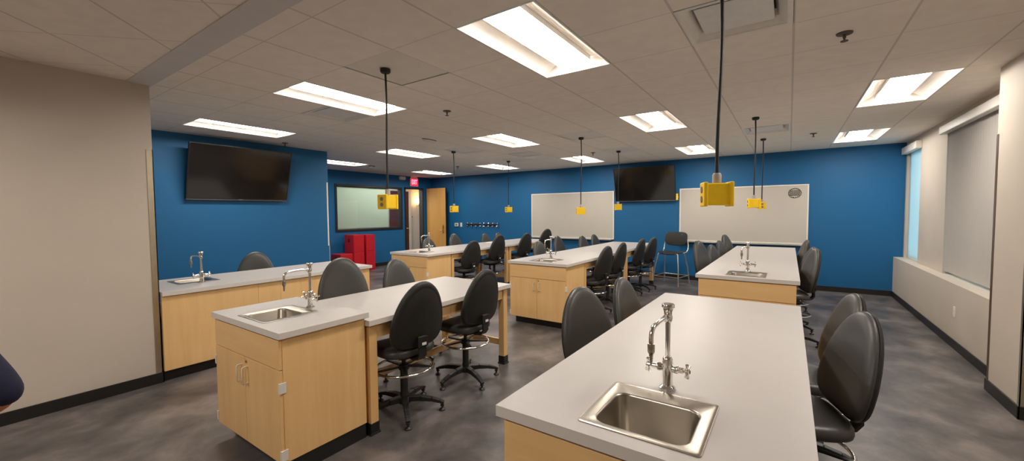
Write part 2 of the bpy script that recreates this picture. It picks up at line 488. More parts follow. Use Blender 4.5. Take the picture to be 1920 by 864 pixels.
# corridor beyond
structure('wall_corridor', box(B(), -12.25, -12.12, 4.4, 12.6, 0, CH), M['white_wall'])
structure('wall_corridor_near', box(B(), -12.25, XC-0.15, 4.3, 4.4, 0, CH), M['white_wall'])
structure('wall_corridor_far', box(B(), -12.25, XC-0.15, 12.5, 12.6, 0, CH), M['white_wall'])
structure('wall_corridor_side', box(B(), XC-0.15, XC-0.05, YB+0.15, 12.6, 0, CH), M['white_wall'])
d2 = structure('door_2', box(B(), -12.12, -12.08, 9.20, 10.62, 0.01, 2.43), M['redwood'], bevel=0.004)
b = B(); lathe(b, [(0.0,-12.0),(0.03,-12.01),(0.034,-12.03),(0.02,-12.05),(0.012,-12.06),(0.03,-12.075),(0.03,-12.08)], 16, (0,10.53,1.02), 'X')
make('door_knob', b, M['brass'], d2, smooth=50)
b = B()
box(b, -12.12, -12.06, 9.05, 9.20, 0, 2.43); box(b, -12.12, -12.06, 10.62, 10.73, 0, 2.43); box(b, -12.12, -12.06, 9.05, 10.73, 2.43, 2.58)
structure('trim_3', b, M['white_wall'], bevel=0.004)

# right-hand wall: low sill wall, upper wall with two windows, column
structure('wall_right_sill', box(B(), XS, 1.95, 5.28, YB, 0, 0.735), M['beige'])
ZT = 2.62
W1 = (9.08, 10.0); W2 = (5.75, 7.78)
b = B()
box(b, XR, 1.9, 5.28, YB, ZT, CH)
box(b, XR, 1.9, 5.28, W2[0], 0.735, ZT); box(b, XR, 1.9, W2[1], W1[0], 0.735, ZT); box(b, XR, 1.9, W1[1], YB, 0.735, ZT)
structure('wall_right', b, M['beige'])
for i, (y0, y1) in enumerate((W1, W2)):
    b = B()
    for a in ((y0, y0+0.05, 0.735, ZT), (y1-0.05, y1, 0.735, ZT), (y0+0.05, y1-0.05, 0.735, 0.775), (y0+0.05, y1-0.05, ZT-0.05, ZT)):
        box(b, 1.83, 1.88, *a)
    wf = structure('window_%d' % (i+2), b, M['alu'], bevel=0.003)
    g = make('window_pane', box(B(), 1.852, 1.858, y0+0.045, y1-0.045, 0.772, ZT-0.045), M['glass'], wf); g['kind'] = 'structure'
structure('wall_right_column', box(B(), 1.47, 1.95, 4.66, 5.28, 0, CH), M['beige'])
structure('wall_right_near', box(B(), 1.9, 2.0, YN, 4.66, 0, CH), M['beige'])
# corner guards
structure('trim_4', box(box(B(), XL-0.03, XL+0.004, 1.247, 1.254, 0.10, 2.21), XL-0.002, XL+0.004, 1.205, 1.254, 0.10, 2.21), M['guard'])
structure('trim_5', box(box(B(), XT-0.03, XT+0.004, 4.507, 4.514, 0.10, 2.21), XT-0.002, XT+0.004, 4.48, 4.514, 0.98, 2.21), M['guard_blue'])
structure('trim_6', box(box(B(), 1.466, 1.472, 5.25, 5.284, 0.10, 2.24), 1.466, 1.50, 5.278, 5.284, 0.10, 2.24), M['guard_dark'])
structure('trim_7', box(box(B(), 1.466, 1.472, 4.655, 4.69, 0.10, 2.24), 1.466, 1.50, 4.655, 4.662, 0.10, 2.24), M['guard'])
# baseboards
def base(name, *bs):
    b = B()
    for a in bs: box(b, *a, 0, 0.10)
    structure(name, b, M['black_base'], bevel=0.003)
base('baseboard_left', (XL, XL+0.012, YN, 1.262), (XL-0.03, XL+0.012, 1.25, 1.262))
base('baseboard_left_blue', (XT, XT+0.012, 0.62, 4.522), (XT-0.12, XT+0.012, 4.51, 4.522))
base('baseboard_left_far', (XC, XC+0.012, 4.51, DY0), (XC, XC+0.012, DY1, YB))
base('baseboard_back', (XC, XS, YB-0.012, YB))
base('baseboard_right', (XS-0.012, XS, 5.292, YB), (1.458, 1.47, 4.648, 5.292), (1.458, XS, 5.28, 5.292), (1.458, 1.9, 4.648, 4.66))

# ------------------------------------------------------------------ ceiling devices
def cellpos(u, v): return u*T, 0.187+v*T
def build_troffer():
    root = thing('ceiling_light', 'x', 'light')
    w, l = T-0.006, 2*T-0.006
    # frame lip
    b = B(); e = 0.012
    for a in ((-w/2,w/2,-l/2,-l/2+e),(-w/2,w/2,l/2-e,l/2),(-w/2,-w/2+e,-l/2+e,l/2-e),(w/2-e,w/2,-l/2+e,l/2-e)):
        box(b, *a, -0.004, 0.02)
    make('light_frame', b, M['troffer'], root, bevel=0.002)
    # reflector trough (two wings and end ramps)
    b = B(); X0, Y0, X1, Y1 = w/2-e, l/2-e, 0.145, l/2-0.045
    n = 6; rows = []
    for k in range(n+1):
        t = k/n; s = math.sin(t*PI/2)
        z = 0.0 + 0.085*s
        rows.append((X0+(X1-X0)*t, Y0+(Y1-Y0)*t, z))
    V = [[b.verts.new((sx*x, sy*y, z)) for sx, sy in ((-1,-1),(1,-1),(1,1),(-1,1))] for x, y, z in rows]
    for r0, r1 in zip(V[:-1], V[1:]):
        for i in range(4): b.faces.new((r0[i], r0[(i+1)%4], r1[(i+1)%4], r1[i]))
    me = make('reflector', b, M['troffer'], root)
    # housing lid
    make('housing', box(B(), -w/2, w/2, -l/2, l/2, 0.098, 0.13), M['vent_white'], root)
    # lens: shallow dome facing down, with a plain skirt up to the trough
    b = B(); m = 10; R = []; xe = 0.141; ye = Y1-0.004
    for k in range(m+1):
        a = PI*k/m; x = -xe*math.cos(a); z = 0.048-0.011*math.sin(a)
        R.append([b.verts.new((x, y, z)) for y in (-ye, ye)])
    for r0, r1 in zip(R[:-1], R[1:]): b.faces.new((r0[0], r1[0], r1[1], r0[1]))
    b.faces.new([r[0] for r in R][::-1]); b.faces.new([r[1] for r in R])
    make('light_lens', b, M['lens'], root, smooth=60)
    b = B(); q0 = [b.verts.new((sx*xe, sy*ye, 0.0485)) for sx, sy in ((-1,-1),(1,-1),(1,1),(-1,1))]
    q1 = [b.verts.new((sx*xe, sy*ye, 0.090)) for sx, sy in ((-1,-1),(1,-1),(1,1),(-1,1))]
    for i in range(4): b.faces.new((q0[i], q0[(i+1)%4], q1[(i+1)%4], q1[i]))
    b.faces.new(q1)
    make('lens_skirt', b, M['troffer'], root)
    return root
troff = build_troffer()
colname = {1: 'the window-side row', -3: 'the second row from the windows', -7: 'the middle row', -11: 'the row near the left television', -15: 'the row by the far left window'}
plname = {3: 'nearest the camera', 8: 'in the middle of', 13: 'farthest from the camera'}
for i, (u, v) in enumerate(LIGHTS):
    o = troff if i == 0 else dup(troff)
    x, y = cellpos(u, v); o.location = (x+T/2, y+T, CH)
    if u == -15: pos = 'nearer light of' if v == 8 else 'farther light of'
    else: pos = {3: 'nearest light of', 8: 'middle light of', 13: 'farthest light of'}[v]
    o['label'] = 'lit white ceiling light, %s %s' % (pos, colname[u]); o['category'] = 'light'; o['group'] = 'recessed ceiling lights'

# two added copies, out of view behind the viewer, to brighten the left wall
for k, (nx, ny, lab) in enumerate(((-3.6, -0.9, 'added ceiling fill light out of view, by the beige left wall'), (-1.2, -0.9, 'added ceiling fill light out of view, middle one'))):
    o = dup(troff); o.location = (nx, ny, CH-0.133); o['label'] = lab; o['category'] = 'light'; o['group'] = 'added fill lights out of view'

def build_vent():
    root = thing('air_diffuser', 'x', 'air vent')
    w = T-0.006; b = B()
    V = []
    for s, z in ((w/2, -0.003), (w/2, 0.006), (w/2-0.035, 0.006), (w/2-0.075, 0.045), (w/2-0.09, 0.09)):
        V.append([b.verts.new((sx*s, sy*s, z)) for sx, sy in ((-1,-1),(1,-1),(1,1),(-1,1))])
    V[0:0] = [[b.verts.new((sx*(w/2-0.03), sy*(w/2-0.03), -0.003)) for sx, sy in ((-1,-1),(1,-1),(1,1),(-1,1))]]
    V = V[:1] + V[1:2] + V[1:][1:]
    rows = [V[1], V[0], V[3], V[4], V[5]]
    for r0, r1 in zip(rows[:-1], rows[1:]):
        for i in range(4): b.faces.new((r0[i], r0[(i+1)%4], r1[(i+1)%4], r1[i]))
    for vv in list(b.verts):
        if not vv.link_faces: b.verts.remove(vv)
    make('diffuser_frame', b, M['vent_white'], root)
    make('diffuser_throat', box(B(), -w/2+0.09, w/2-0.09, -w/2+0.09, w/2-0.09, 0.085, 0.095), M['vent_dark'], root)
    make('diffuser_plaque', box(B(), -0.205, 0.205, -0.205, 0.205, 0.018, 0.026), M['vent_face'], root, bevel=0.006)
    b = B()
    for sx in (-1, 1): tube(b, [(sx*0.15, 0, 0.026), (sx*0.15, 0, 0.09)], 0.006, 8)
    make('hanger', b, M['vent_white'], root)
    return root
vent = build_vent()
vl = {(-8,4): 'square air diffuser beside a ceiling light, between the left television and the nearest grey panel',
      (-1,4): 'square air diffuser at the top edge of view, behind the nearest hanging cord',
      (-8,11): 'square air diffuser in the ceiling in front of the left whiteboard',
      (-1,11): 'square air diffuser in the ceiling before the right whiteboard',
      (-12,14): 'small dark air diffuser behind a ceiling light near the open door'}
for i, c in enumerate(VENTS):
    o = vent if i == 0 else dup(vent)
    x, y = cellpos(*c); o.location = (x+T/2, y+T/2, CH); o['label'] = vl[c]; o['category'] = 'air vent'; o['group'] = 'ceiling air diffusers'

pl = {(-5,3): 'grey metal ceiling panel nearest the camera with a black cord hanging from it',
      (-9,9): 'grey ceiling panel in front of the open wooden door, with a black cord',
      (-5,9): 'grey ceiling panel above the near half of the middle table',
      (-5,12): 'grey ceiling panel in front of the back wall television',
      (-9,12): 'grey ceiling panel above the far end of the leftmost back table'}
for c in PANELS:
    x, y = cellpos(*c)
    b = box(B(), x+0.004, x+T-0.004, y+0.004, y+T-0.004, CH+0.003, CH+0.02)
    o = make('ceiling_panel', b, M['grey_panel'], bevel=0.002); setp(o, pl[c], 'ceiling panel', 'grey ceiling panels')
    # keep origin at the panel
    o.location = (0, 0, 0)

def build_sprinkler():
    root = thing('ceiling_sprinkler', 'x', 'sprinkler')
    b = B(); lathe(b, [(0.0,0.03),(0.02,0.03),(0.02,0.0),(0.048,0.0),(0.045,-0.008),(0.02,-0.012),(0.0,-0.012)], 20); make('escutcheon', b, M['smoke'], root, smooth=40)
    b = B(); lathe(b, [(0.010,-0.012),(0.010,-0.03),(0.006,-0.04),(0.006,-0.052)], 12); lathe(b, [(0.0,-0.050),(0.022,-0.052),(0.022,-0.056),(0.0,-0.056)], 16)
    make('deflector', b, M['smoke'], root, smooth=40)
    return root
sp = build_sprinkler()
spl = [(-5.52,5.55,'ceiling sprinkler head above the space between the two near tables'), (0.47,5.62,'ceiling sprinkler head at the upper right, largest of the sprinklers'),
       (0.47,12.78,'ceiling sprinkler head near the right end of the blue back wall'), (-11.6,5.5,'ceiling sprinkler head right above the left television'),
       (-5.45,12.47,'ceiling sprinkler head next to the light above the left whiteboard'), (-11.72,12.73,'ceiling sprinkler head between two lights near the open door')]
for i, (u, v, l) in enumerate(spl):
    o = sp if i == 0 else dup(sp)
    x, y = cellpos(u, v); o.location = (x, y, CH); o['label'] = l; o['category'] = 'sprinkler'; o['group'] = 'ceiling sprinkler heads'
x, y = cellpos(-14.38, 10.39)
t = thing('smoke_detector', 'round dark smoke detector on the ceiling in front of the far left window', 'smoke detector', (x, y, CH))
make('detector_base', lathe(B(), [(0.0,0),(0.085,0),(0.085,-0.012),(0.07,-0.018),(0.0,-0.018)], 28), M['smoke'], t, smooth=40)
make('detector_head', lathe(B(), [(0.062,-0.018),(0.06,-0.035),(0.04,-0.045),(0.0,-0.045)], 28), M['white_plastic'], t, smooth=40)
x, y = cellpos(-8.06, 7.54)
t = thing('ceiling_sensor', 'oval pale sensor with dark rim on the ceiling beside the centre light', 'sensor', (x, y, CH))
def oval(rx, ry, z0, z1):
    b = B(); n = 28
    a = [b.verts.new((rx*math.cos(2*PI*i/n), ry*math.sin(2*PI*i/n), z0)) for i in range(n)]
    c = [b.verts.new((rx*.85*math.cos(2*PI*i/n), ry*.8*math.sin(2*PI*i/n), z1)) for i in range(n)]
    for i in range(n): b.faces.new((a[i], a[(i+1)%n], c[(i+1)%n], c[i]))
    b.faces.new(a); b.faces.new(c); return b
make('sensor_rim', oval(0.06, 0.17, 0.004, -0.012), M['smoke'], t, smooth=40)
make('sensor_cover', oval(0.05, 0.15, -0.012, -0.03), M['vent_white'], t, smooth=40)

# ------------------------------------------------------------------ hanging power outlets
def outlet_face(b, cx, cy, cz, sx, mi=0):
    for dz in (-0.024, 0.024):
        lathe(b, [(0.0, 0.0), (0.0165, 0.0), (0.0165, sx*0.004), (0.0, sx*0.004)], 16, (cx, cy, cz+dz), 'X', mi)
def pendant(x, y, zbot, size, rz, label, sway=0.0, canopy=True):
    t = thing('pendant_outlet', label, 'hanging outlet', (x, y, CH), 0, 'yellow hanging power outlets')
    drop = zbot - CH; top = drop+size
    b = B(); lathe(b, [(0.0, 0.0), (0.042, 0.0), (0.042, -0.022), (0.034, -0.032), (0.012, -0.036), (0.0, -0.036)], 20)
    make('canopy', b, M['cord'], t, smooth=40)
    pts = []
    for k in range(13):
        f = k/12
        pts.append((sway*math.sin(f*PI*1.6)*0.5, sway*0.3*math.sin(f*PI*2.2), -0.03+(top+0.035+0.03)*f))
    dx, dy = pts[-1][0], pts[-1][1]
    make('hanging_cord', tube(B(), pts, 0.0085, 8), M['cord'], t, smooth=60)
    ct, st = math.cos(rz), math.sin(rz)
    Mx = Matrix.Translation((dx, dy, 0)) @ Matrix.Rotation(rz, 4, 'Z')
    def fin(name, bm, mat, par, **k):
        bmesh.ops.transform(bm, matrix=Mx, verts=bm.verts[:]); return make(name, bm, mat, par, **k)
    fin('strain_relief', lathe(B(), [(0.0, top+0.045), (0.016, top+0.045), (0.021, top+0.036), (0.021, top-0.004), (0.0, top-0.004)], 16), M['grey_relief'], t, smooth=35)
    s = size; b = B()
    box(b, -s*0.44, s*0.44, -s*0.36, s*0.36, drop+0.006, top-0.007)
    for sx in (-1, 1):
        box(b, min(sx*s*0.40, sx*s*0.56), max(sx*s*0.40, sx*s*0.56), -s*0.42, s*0.42, drop, top)
    bx = fin('outlet_box', b, M['yellow'], t, bevel=0.006, seg=3)
    for sx in (-1, 1):
        b = B(); outlet_face(b, sx*s*0.56, 0, (drop+top)/2, sx)
        fin('outlet', b, M['outlet'], bx, smooth=40)
    return t
pendant(-2.815, 2.25, 1.635, 0.125, -1.47, 'yellow hanging outlet box over the front left table, in front of the far window', 0.006)
pendant(-0.297, 2.26, 1.622, 0.122, 0.36, 'largest yellow hanging outlet box, over the front right table', 0.014)
pendant(-5.472, 5.972, 1.612, 0.125, -1.77, 'yellow hanging outlet box next to the open wooden door', 0.01)
pendant(-5.472, 7.857, 1.604, 0.125, -1.9, 'yellow hanging outlet box above the row of coat hooks', 0.01)
pendant(-2.815, 6.114, 1.552, 0.125, 0.48, 'yellow hanging outlet box in front of the left whiteboard', 0.01)
pendant(-2.83, 7.90, 1.63, 0.125, 0.38, 'yellow hanging outlet box under the left edge of the back television', 0.01)
pendant(-0.384, 6.159, 1.633, 0.125, 0.3, 'nearer of two yellow hanging outlet boxes before the right whiteboard', 0.008)
pendant(-0.386, 8.049, 1.622, 0.125, -1.4, 'farther of two yellow hanging outlet boxes before the right whiteboard', 0.008)

# ------------------------------------------------------------------ benches
def slab(x0, x1, y0, y1, z0, z1, hole=None):
    """worktop, optionally with a rectangular cut-out; edge faces get material 1"""
    b = B()
    if hole is None:
        box(b, x0, x1, y0, y1, z0, z1)
    else:
        hx0, hx1, hy0, hy1 = hole
        O = [(x0,y0),(x1,y0),(x1,y1),(x0,y1)]; I = [(hx0,hy0),(hx1,hy0),(hx1,hy1),(hx0,hy1)]
        ot = [b.verts.new((*p, z1)) for p in O]; ob = [b.verts.new((*p, z0)) for p in O]
        it = [b.verts.new((*p, z1)) for p in I]; ib = [b.verts.new((*p, z0)) for p in I]
        for i in range(4):
            j = (i+1) % 4
            b.faces.new((ot[i], ot[j], it[j], it[i])); b.faces.new((ob[j], ob[i], ib[i], ib[j]))
            b.faces.new((ob[i], ob[j], ot[j], ot[i])); b.faces.new((ib[j], ib[i], it[i], it[j]))
    b.normal_update()
    for f in b.faces:
        if abs(f.normal.z) < 0.5: f.material_index = 1
    return b

def build_cabinet(w, d, h):
    """front at y=0 facing -Y, centred in x; hollow below the sink"""
    root = thing('sink_cabinet', 'x', 'cabinet')
    b = B(); t = 0.02; zk = 0.105
    box(b, -w/2, -w/2+t, 0.0, d, zk, h); box(b, w/2-t, w/2, 0.0, d, zk, h)
    box(b, -w/2+t, w/2-t, d-t, d, zk, h); box(b, -w/2+t, w/2-t, 0.0, d-t, zk, zk+t)
    box(b, -w/2+t, w/2-t, 0.0, t, h-0.05, h); box(b, -w/2+t, w/2-t, 0.004, 0.02, 0.66, 0.69)
    make('cabinet_body', b, M['maple'], root, bevel=0.0015)
    make('toe_kick', box(B(), -w/2+0.04, w/2-0.006, 0.07, d-0.004, 0, zk), M['black_base'], root)
    g = 0.003
    make('drawer_front', box(B(), -w/2+0.003, w/2-0.003, -0.02, 0.0, 0.675, h-0.012), M['maple_x'], root, bevel=0.002)
    for s in (-1, 1):
        x0, x1 = (-w/2+0.003, -g/2) if s < 0 else (g/2, w/2-0.003)
        dr = make('cabinet_door', box(B(), x0, x1, -0.02, 0.0, zk, 0.670), M['maple'], root, bevel=0.002)
        hx = s*0.04
        b = B()
        tube(b, [(hx,-0.02,0.505),(hx,-0.045,0.505),(hx,-0.052,0.512),(hx,-0.052,0.608),(hx,-0.045,0.615),(hx,-0.02,0.615)], 0.0055, 8)
        make('door_handle', b, M['cream'], dr, smooth=50)
        for z in (0.565, 0.155):
            b = B()
            xa, xb = sorted((s*(w/2-0.012), s*(w/2+0.005)))
            box(b, xa, xb, -0.025, -0.0195, z-0.032, z+0.032)
            xa, xb = sorted((s*(w/2-0.003), s*(w/2+0.005)))
            box(b, xa, xb, -0.022, 0.016, z-0.032, z+0.032)
            make('hinge', b, M['white_plastic'], dr, bevel=0.002)
        if s > 0:
            b = B(); lathe(b, [(0.0,-0.024),(0.009,-0.024),(0.009,-0.018),(0.0,-0.018)], 14, (0.028,0,0.645), 'Y')
            make('door_lock', b, M['brass'], dr, smooth=40)
    return root
CAB = {}
def cabinet(x, y, w, d, h, label):
    key = (round(w,3), round(d,3), round(h,3))
    if key in CAB: o = dup(CAB[key])
    else: o = CAB[key] = build_cabinet(w, d, h)
    o.location = (x, y, 0); o['label'] = label; o['category'] = 'cabinet'; o['group'] = 'sink cabinets'
    return o

def build_frame(w, l, h, name='table_frame', top=None):
    """leg frame, y from 0 to l, centred in x, top of aprons at h"""
    root = thing(name, 'x', 'table')
    s = 0.066; ins = 0.02
    for y in (ins, l-ins-s):
        for x in (-w/2+ins, w/2-ins-s):
            lg = make('leg', box(B(), x, x+s, y, y+s, 0.075, h), M['maple_leg'], root, bevel=0.002)
            bb = B()
            box(bb, x-0.004, x+s+0.004, y-0.004, y+s+0.004, 0.012, 0.085); box(bb, x-0.010, x+s+0.010, y-0.010, y+s+0.010, 0, 0.013)
            make('leg_boot', bb, M['boot'], lg, bevel=0.003)
    a = 0.11
    for x in (-w/2+ins+0.012, w/2-ins-0.012-0.022):
        b = B(); box(b, x, x+0.022, ins+s, l/2-0.001, h-a, h); box(b, x, x+0.022, l/2+0.001, l-ins-s, h-a, h)
        make('apron', b, M['maple_y'], root, bevel=0.001)
    for y in (ins+0.012, l-ins-0.034):
        make('apron', box(B(), -w/2+ins+s, w/2-ins-s, y, y+0.022, h-a, h), M['maple_x'], root, bevel=0.001)
    for y in (ins+0.02, l-ins-0.046):
        make('stretcher', box(B(), -w/2+ins+s, w/2-ins-s, y, y+0.026, 0.19, 0.255), M['maple_x'], root, bevel=0.002)
    make('stretcher', box(B(), -0.013, 0.013, ins+0.046, l-ins-0.046, 0.19, 0.255), M['maple_y'], root, bevel=0.002)
    return root
FR = {}
def frame(x, y, w, l, h, label):
    key = (round(w,3), round(l,3), round(h,3))
    if key in FR: o = dup(FR[key])
    else: o = FR[key] = build_frame(w, l, h)
    o.location = (x, y, 0); o['label'] = label; o['category'] = 'table frame'; o['group'] = 'wooden table frames'
    return o

def rrect(x, y, r, n=5):
    out = []
    for cx, cy, a0 in ((x-r,y-r,0),(-x+r,y-r,PI/2),(-x+r,-y+r,PI),(x-r,-y+r,1.5*PI)):
        for k in range(n+1):
            a = a0+PI/2*k/n; out.append((cx+r*math.cos(a), cy+r*math.sin(a)))
    return out
def build_sink():
    """drop-in steel bowl centred at origin, rim at z=0"""
    root = thing('sink', 'x', 'sink')
    prof = [(0.190,0.185,0.012,0.0005),(0.190,0.185,0.012,0.003),(0.186,0.181,0.010,0.0045),(0.178,0.173,0.012,0.003),(0.152,0.132,0.045,0.003),(0.148,0.128,0.045,0.001),(0.145,0.125,0.045,-0.006),(0.136,0.116,0.05,-0.15),(0.128,0.108,0.05,-0.166),(0.10,0.08,0.04,-0.172),(0.02,0.02,0.0195,-0.176)]
    b = B(); rows = []
    for X, Y, r, z in prof:
        dy = 0.0 if X > 0.17 else -0.028
        rows.append([b.verts.new((px, py+dy, z)) for px, py in rrect(X, Y, r)])
    n = len(rows[0])
    for r0, r1 in zip(rows[:-1], rows[1:]):
        for i in range(n): b.faces.new((r0[i], r0[(i+1)%n], r1[(i+1)%n], r1[i]))
    o = make('sink_bowl', b, M['steel'], root, smooth=50)
    b = B(); lathe(b, [(0.0,-0.1755),(0.028,-0.1745),(0.03,-0.172),(0.026,-0.171),(0.0,-0.173)], 20, (0,-0.028,0))
    make('sink_drain', b, M['chrome'], root, smooth=40)
    return root
SINK = build_sink()

def build_faucet(swing):
    """gooseneck lab tap; arm swings by 'swing' from -Y; base on z=0"""
    root = thing('lab_faucet', 'x', 'faucet')
    b = B()
    lathe(b, [(0.0,0.0),(0.030,0.0),(0.030,0.006),(0.024,0.012),(0.020,0.016),(0.020,0.024),(0.019,0.03),(0.0205,0.06),(0.0215,0.10),(0.019,0.112),(0.019,0.118),(0.016,0.124),(0.012,0.128),(0.0,0.128)], 24)
    make('valve_body', b, M['chrome'], root, smooth=40)
    b = B(); lathe(b, [(0.0095,0.12),(0.0095,0.285)], 18); make('riser', b, M['chrome'], root, smooth=40)
    b = B(); lathe(b, [(0.0,0.262),(0.013,0.262),(0.016,0.27),(0.0165,0.286),(0.014,0.292),(0.016,0.306),(0.018,0.312),(0.018,0.318),(0.024,0.322),(0.024,0.332),(0.021,0.336),(0.0,0.336)], 20)
    make('vacuum_breaker', b, M['chrome'], root, smooth=40)
    Mx = Matrix.Rotation(swing, 4, 'Z')
    b = B()
    pts = [(0,-0.012,0.285),(0,-0.06,0.288),(0,-0.11,0.2875),(0,-0.150,0.284)] + arc((0,-0.150,0.248), 0.036, PI/2, PI, 6, 'YZ')[1:] + [(0,-0.186,0.225)]
    tube(b, pts, 0.0085, 12)
    tube(b, [(0,-0.012,0.285),(0,-0.026,0.286)], 0.0125, 12)
    bmesh.ops.transform(b, matrix=Mx, verts=b.verts[:])
    arm = make('spout_arm', b, M['chrome'], root, smooth=50)
    b = B(); c = (0,-0.186,0)
    lathe(b, [(0.0,0.226),(0.0115,0.226),(0.0125,0.222),(0.0125,0.198),(0.010,0.192),(0.0065,0.188),(0.0075,0.184),(0.0055,0.178),(0.0068,0.174),(0.005,0.168),(0.0058,0.164),(0.0038,0.152),(0.0,0.152)], 16, c)
    bmesh.ops.transform(b, matrix=Mx, verts=b.verts[:])
    make('serrated_nozzle', b, M['steel'], arm, smooth=50)
    for s in (-1, 1):
        b = B()
        lathe(b, [(0.013,0.0),(0.013,s*0.022),(0.016,s*0.026),(0.016,s*0.038),(0.011,s*0.042),(0.011,s*0.058),(0.007,s*0.062),(0.007,s*0.072)], 16, (0,0,0.082), 'X')
        va = make('valve_stem', b, M['chrome'], root, smooth=40)
        b = B()
        lathe(b, [(0.0,s*0.066),(0.013,s*0.066),(0.013,s*0.078),(0.008,s*0.081),(0.0,s*0.081)], 16, (0,0,0.082), 'X')
        for k in range(4):
            a = k*PI/2+0.35; dy, dz = math.cos(a), math.sin(a)
            tube(b, [(s*0.072, dy*0.008, 0.082+dz*0.008), (s*0.073, dy*0.022, 0.082+dz*0.022), (s*0.073, dy*0.031, 0.082+dz*0.031)], [0.0045,0.0055,0.0065], 8)
        make('cross_handle', b, M['chrome'], va, smooth=50)
        b = B(); lathe(b, [(0.0,s*0.081),(0.007,s*0.081),(0.007,s*0.0825),(0.0,s*0.0825)], 12, (0,0,0.082), 'X')
        make('index_button', b, M['red'] if s < 0 else M['ink'], va)
    return root
FA = {}
def faucet(x, y, z, rz, swing, label):
    if swing in FA: o = dup(FA[swing])
    else: o = FA[swing] = build_faucet(swing)
    o.location = (x, y, z+0.0005); o.rotation_euler = (0, 0, rz); o['label'] = label; o['category'] = 'faucet'; o['group'] = 'chrome lab faucets'
    return o
nsink = [0]
def sink(x, y, z, rz, label):
    o = SINK if nsink[0] == 0 else dup(SINK); nsink[0] += 1
    o.location = (x, y, z); o.rotation_euler = (0, 0, rz); o['label'] = label; o['category'] = 'sink'; o['group'] = 'steel lab sinks'

TH = 0.04
def worktop(x0, x1, y0, y1, z, label, hole=None, name='worktop'):
    o = make(name, slab(x0, x1, y0, y1, z-TH, z, hole), [M['laminate'], M['edge']], bevel=0.0025)
    return setp(o, label, 'worktop', 'white worktops')
def hole_at(cx, cy, rot=False):
    a, c0, c1 = 0.160, -0.165, 0.115
    if not rot: return (cx-a, cx+a, cy+c0, cy+c1)
    return (cx+c0, cx+c1, cy-a, cy+a)

HT = 0.905
# front right table
cx = -0.3925; x0, x1 = -0.865, 0.08
cabinet(cx, 1.178, x1-x0-0.055, 0.57, HT-TH, 'maple sink cabinet under the front right table, lower edge of view')
frame(cx, 1.752, x1-x0-0.03, 1.80, HT-TH, 'maple leg frame under the far part of the front right table')
worktop(x0, x1, 1.148, 3.58, HT, 'white worktop of the front right table, largest in view', hole_at(cx+0.01, 1.396))
sink(cx+0.01, 1.396, HT, 0, 'steel sink in the front right table, nearest the camera')
faucet(cx+0.01, 1.63, HT, 0, -0.07, 'chrome lab faucet behind the nearest sink, on the front right table')
# front left table: cabinet with its own top, lower table behind
cx = -2.925; x0, x1 = -3.41, -2.44
cabinet(cx, 1.18, x1-x0-0.055, 0.565, HT-TH, 'maple sink cabinet at the front of the front left table, both doors in view')
worktop(x0, x1, 1.15, 1.765, HT, 'short white worktop over the front left sink cabinet, raised above the table', hole_at(cx, 1.39))
sink(cx-0.01, 1.39, HT, 0, 'steel sink in the front left cabinet top')
faucet(cx, 1.612, HT, 0, 0.0, 'chrome lab faucet on the front left cabinet top, long arm towards the left')
HA = 0.845
frame(-2.905, 1.752, 0.94, 1.75, HA-TH, 'maple leg frame of the front left table with two legs in full view')
worktop(-3.385, -2.42, 1.748, 3.51, HA, 'low white tabletop of the front left table between four chairs')
# bench along the left
HL = 0.868
lx0, lx1 = -5.845, -4.878
t = thing('bench_base', 'long maple bench base with closed back panel below the left television', 'bench', (0, 0, 0))
b = B()
box(b, lx0+0.03, lx1-0.055, 1.264, 2.09, 0.105, 0.62)
make('cabinet_body', b, M['maple'], t)
bk = B()
box(bk, lx1-0.05, lx1-0.022, 1.262, 2.108, 0.105, HL-TH)
make('back_panel', bk, M['maple'], t, bevel=0.0015)
b = B()
for i in range(6):
    ya = 2.110 + i*0.242; box(b, lx1-0.05, lx1-0.024, ya, ya+0.2405, 0.105, HL-TH)
make('modesty_panel', b, M['maple'], t, bevel=0.0008)
b = B(); box(b, lx0+0.06, lx1-0.022, 3.535, 3.565, 0.0, HL-TH); make('end_panel', b, M['maple'], t, bevel=0.0015)
make('toe_kick', box(B(), lx1-0.2, lx1-0.075, 1.262, 3.53, 0, 0.105), M['black_base'], t)
worktop(lx0, lx1, 1.262, 3.60, HL, 'white worktop of the bench below the left television', hole_at(-5.45, 1.69, True))
sink(-5.45, 1.69, HL, -PI/2, 'steel sink in the bench below the left television')
faucet(-5.225, 1.69, HL, -PI/2, 0.18, 'chrome lab faucet on the bench below the left television')
# middle table
cx = -2.895; x0, x1 = -3.375, -2.415
cabinet(cx, 4.845, x1-x0-0.055, 0.57, HT-TH, 'maple sink cabinet of the middle table, facing the camera between the front tables')
frame(cx, 5.42, x1-x0-0.03, 1.83, HT-TH, 'maple leg frame under the near part of the middle table')
frame(cx, 7.255, x1-x0-0.03, 1.83, HT-TH, 'maple leg frame under the far end of the middle table')
worktop(x0, x1, 4.81, 9.11, HT, 'long white worktop of the middle table with its cabinet facing the camera', hole_at(cx+0.01, 5.09))
sink(cx+0.01, 5.09, HT, 0, 'steel sink in the near end of the middle table')
faucet(cx-0.05, 5.33, HT, 0, 0.0, 'chrome lab faucet at the near end of the middle table')
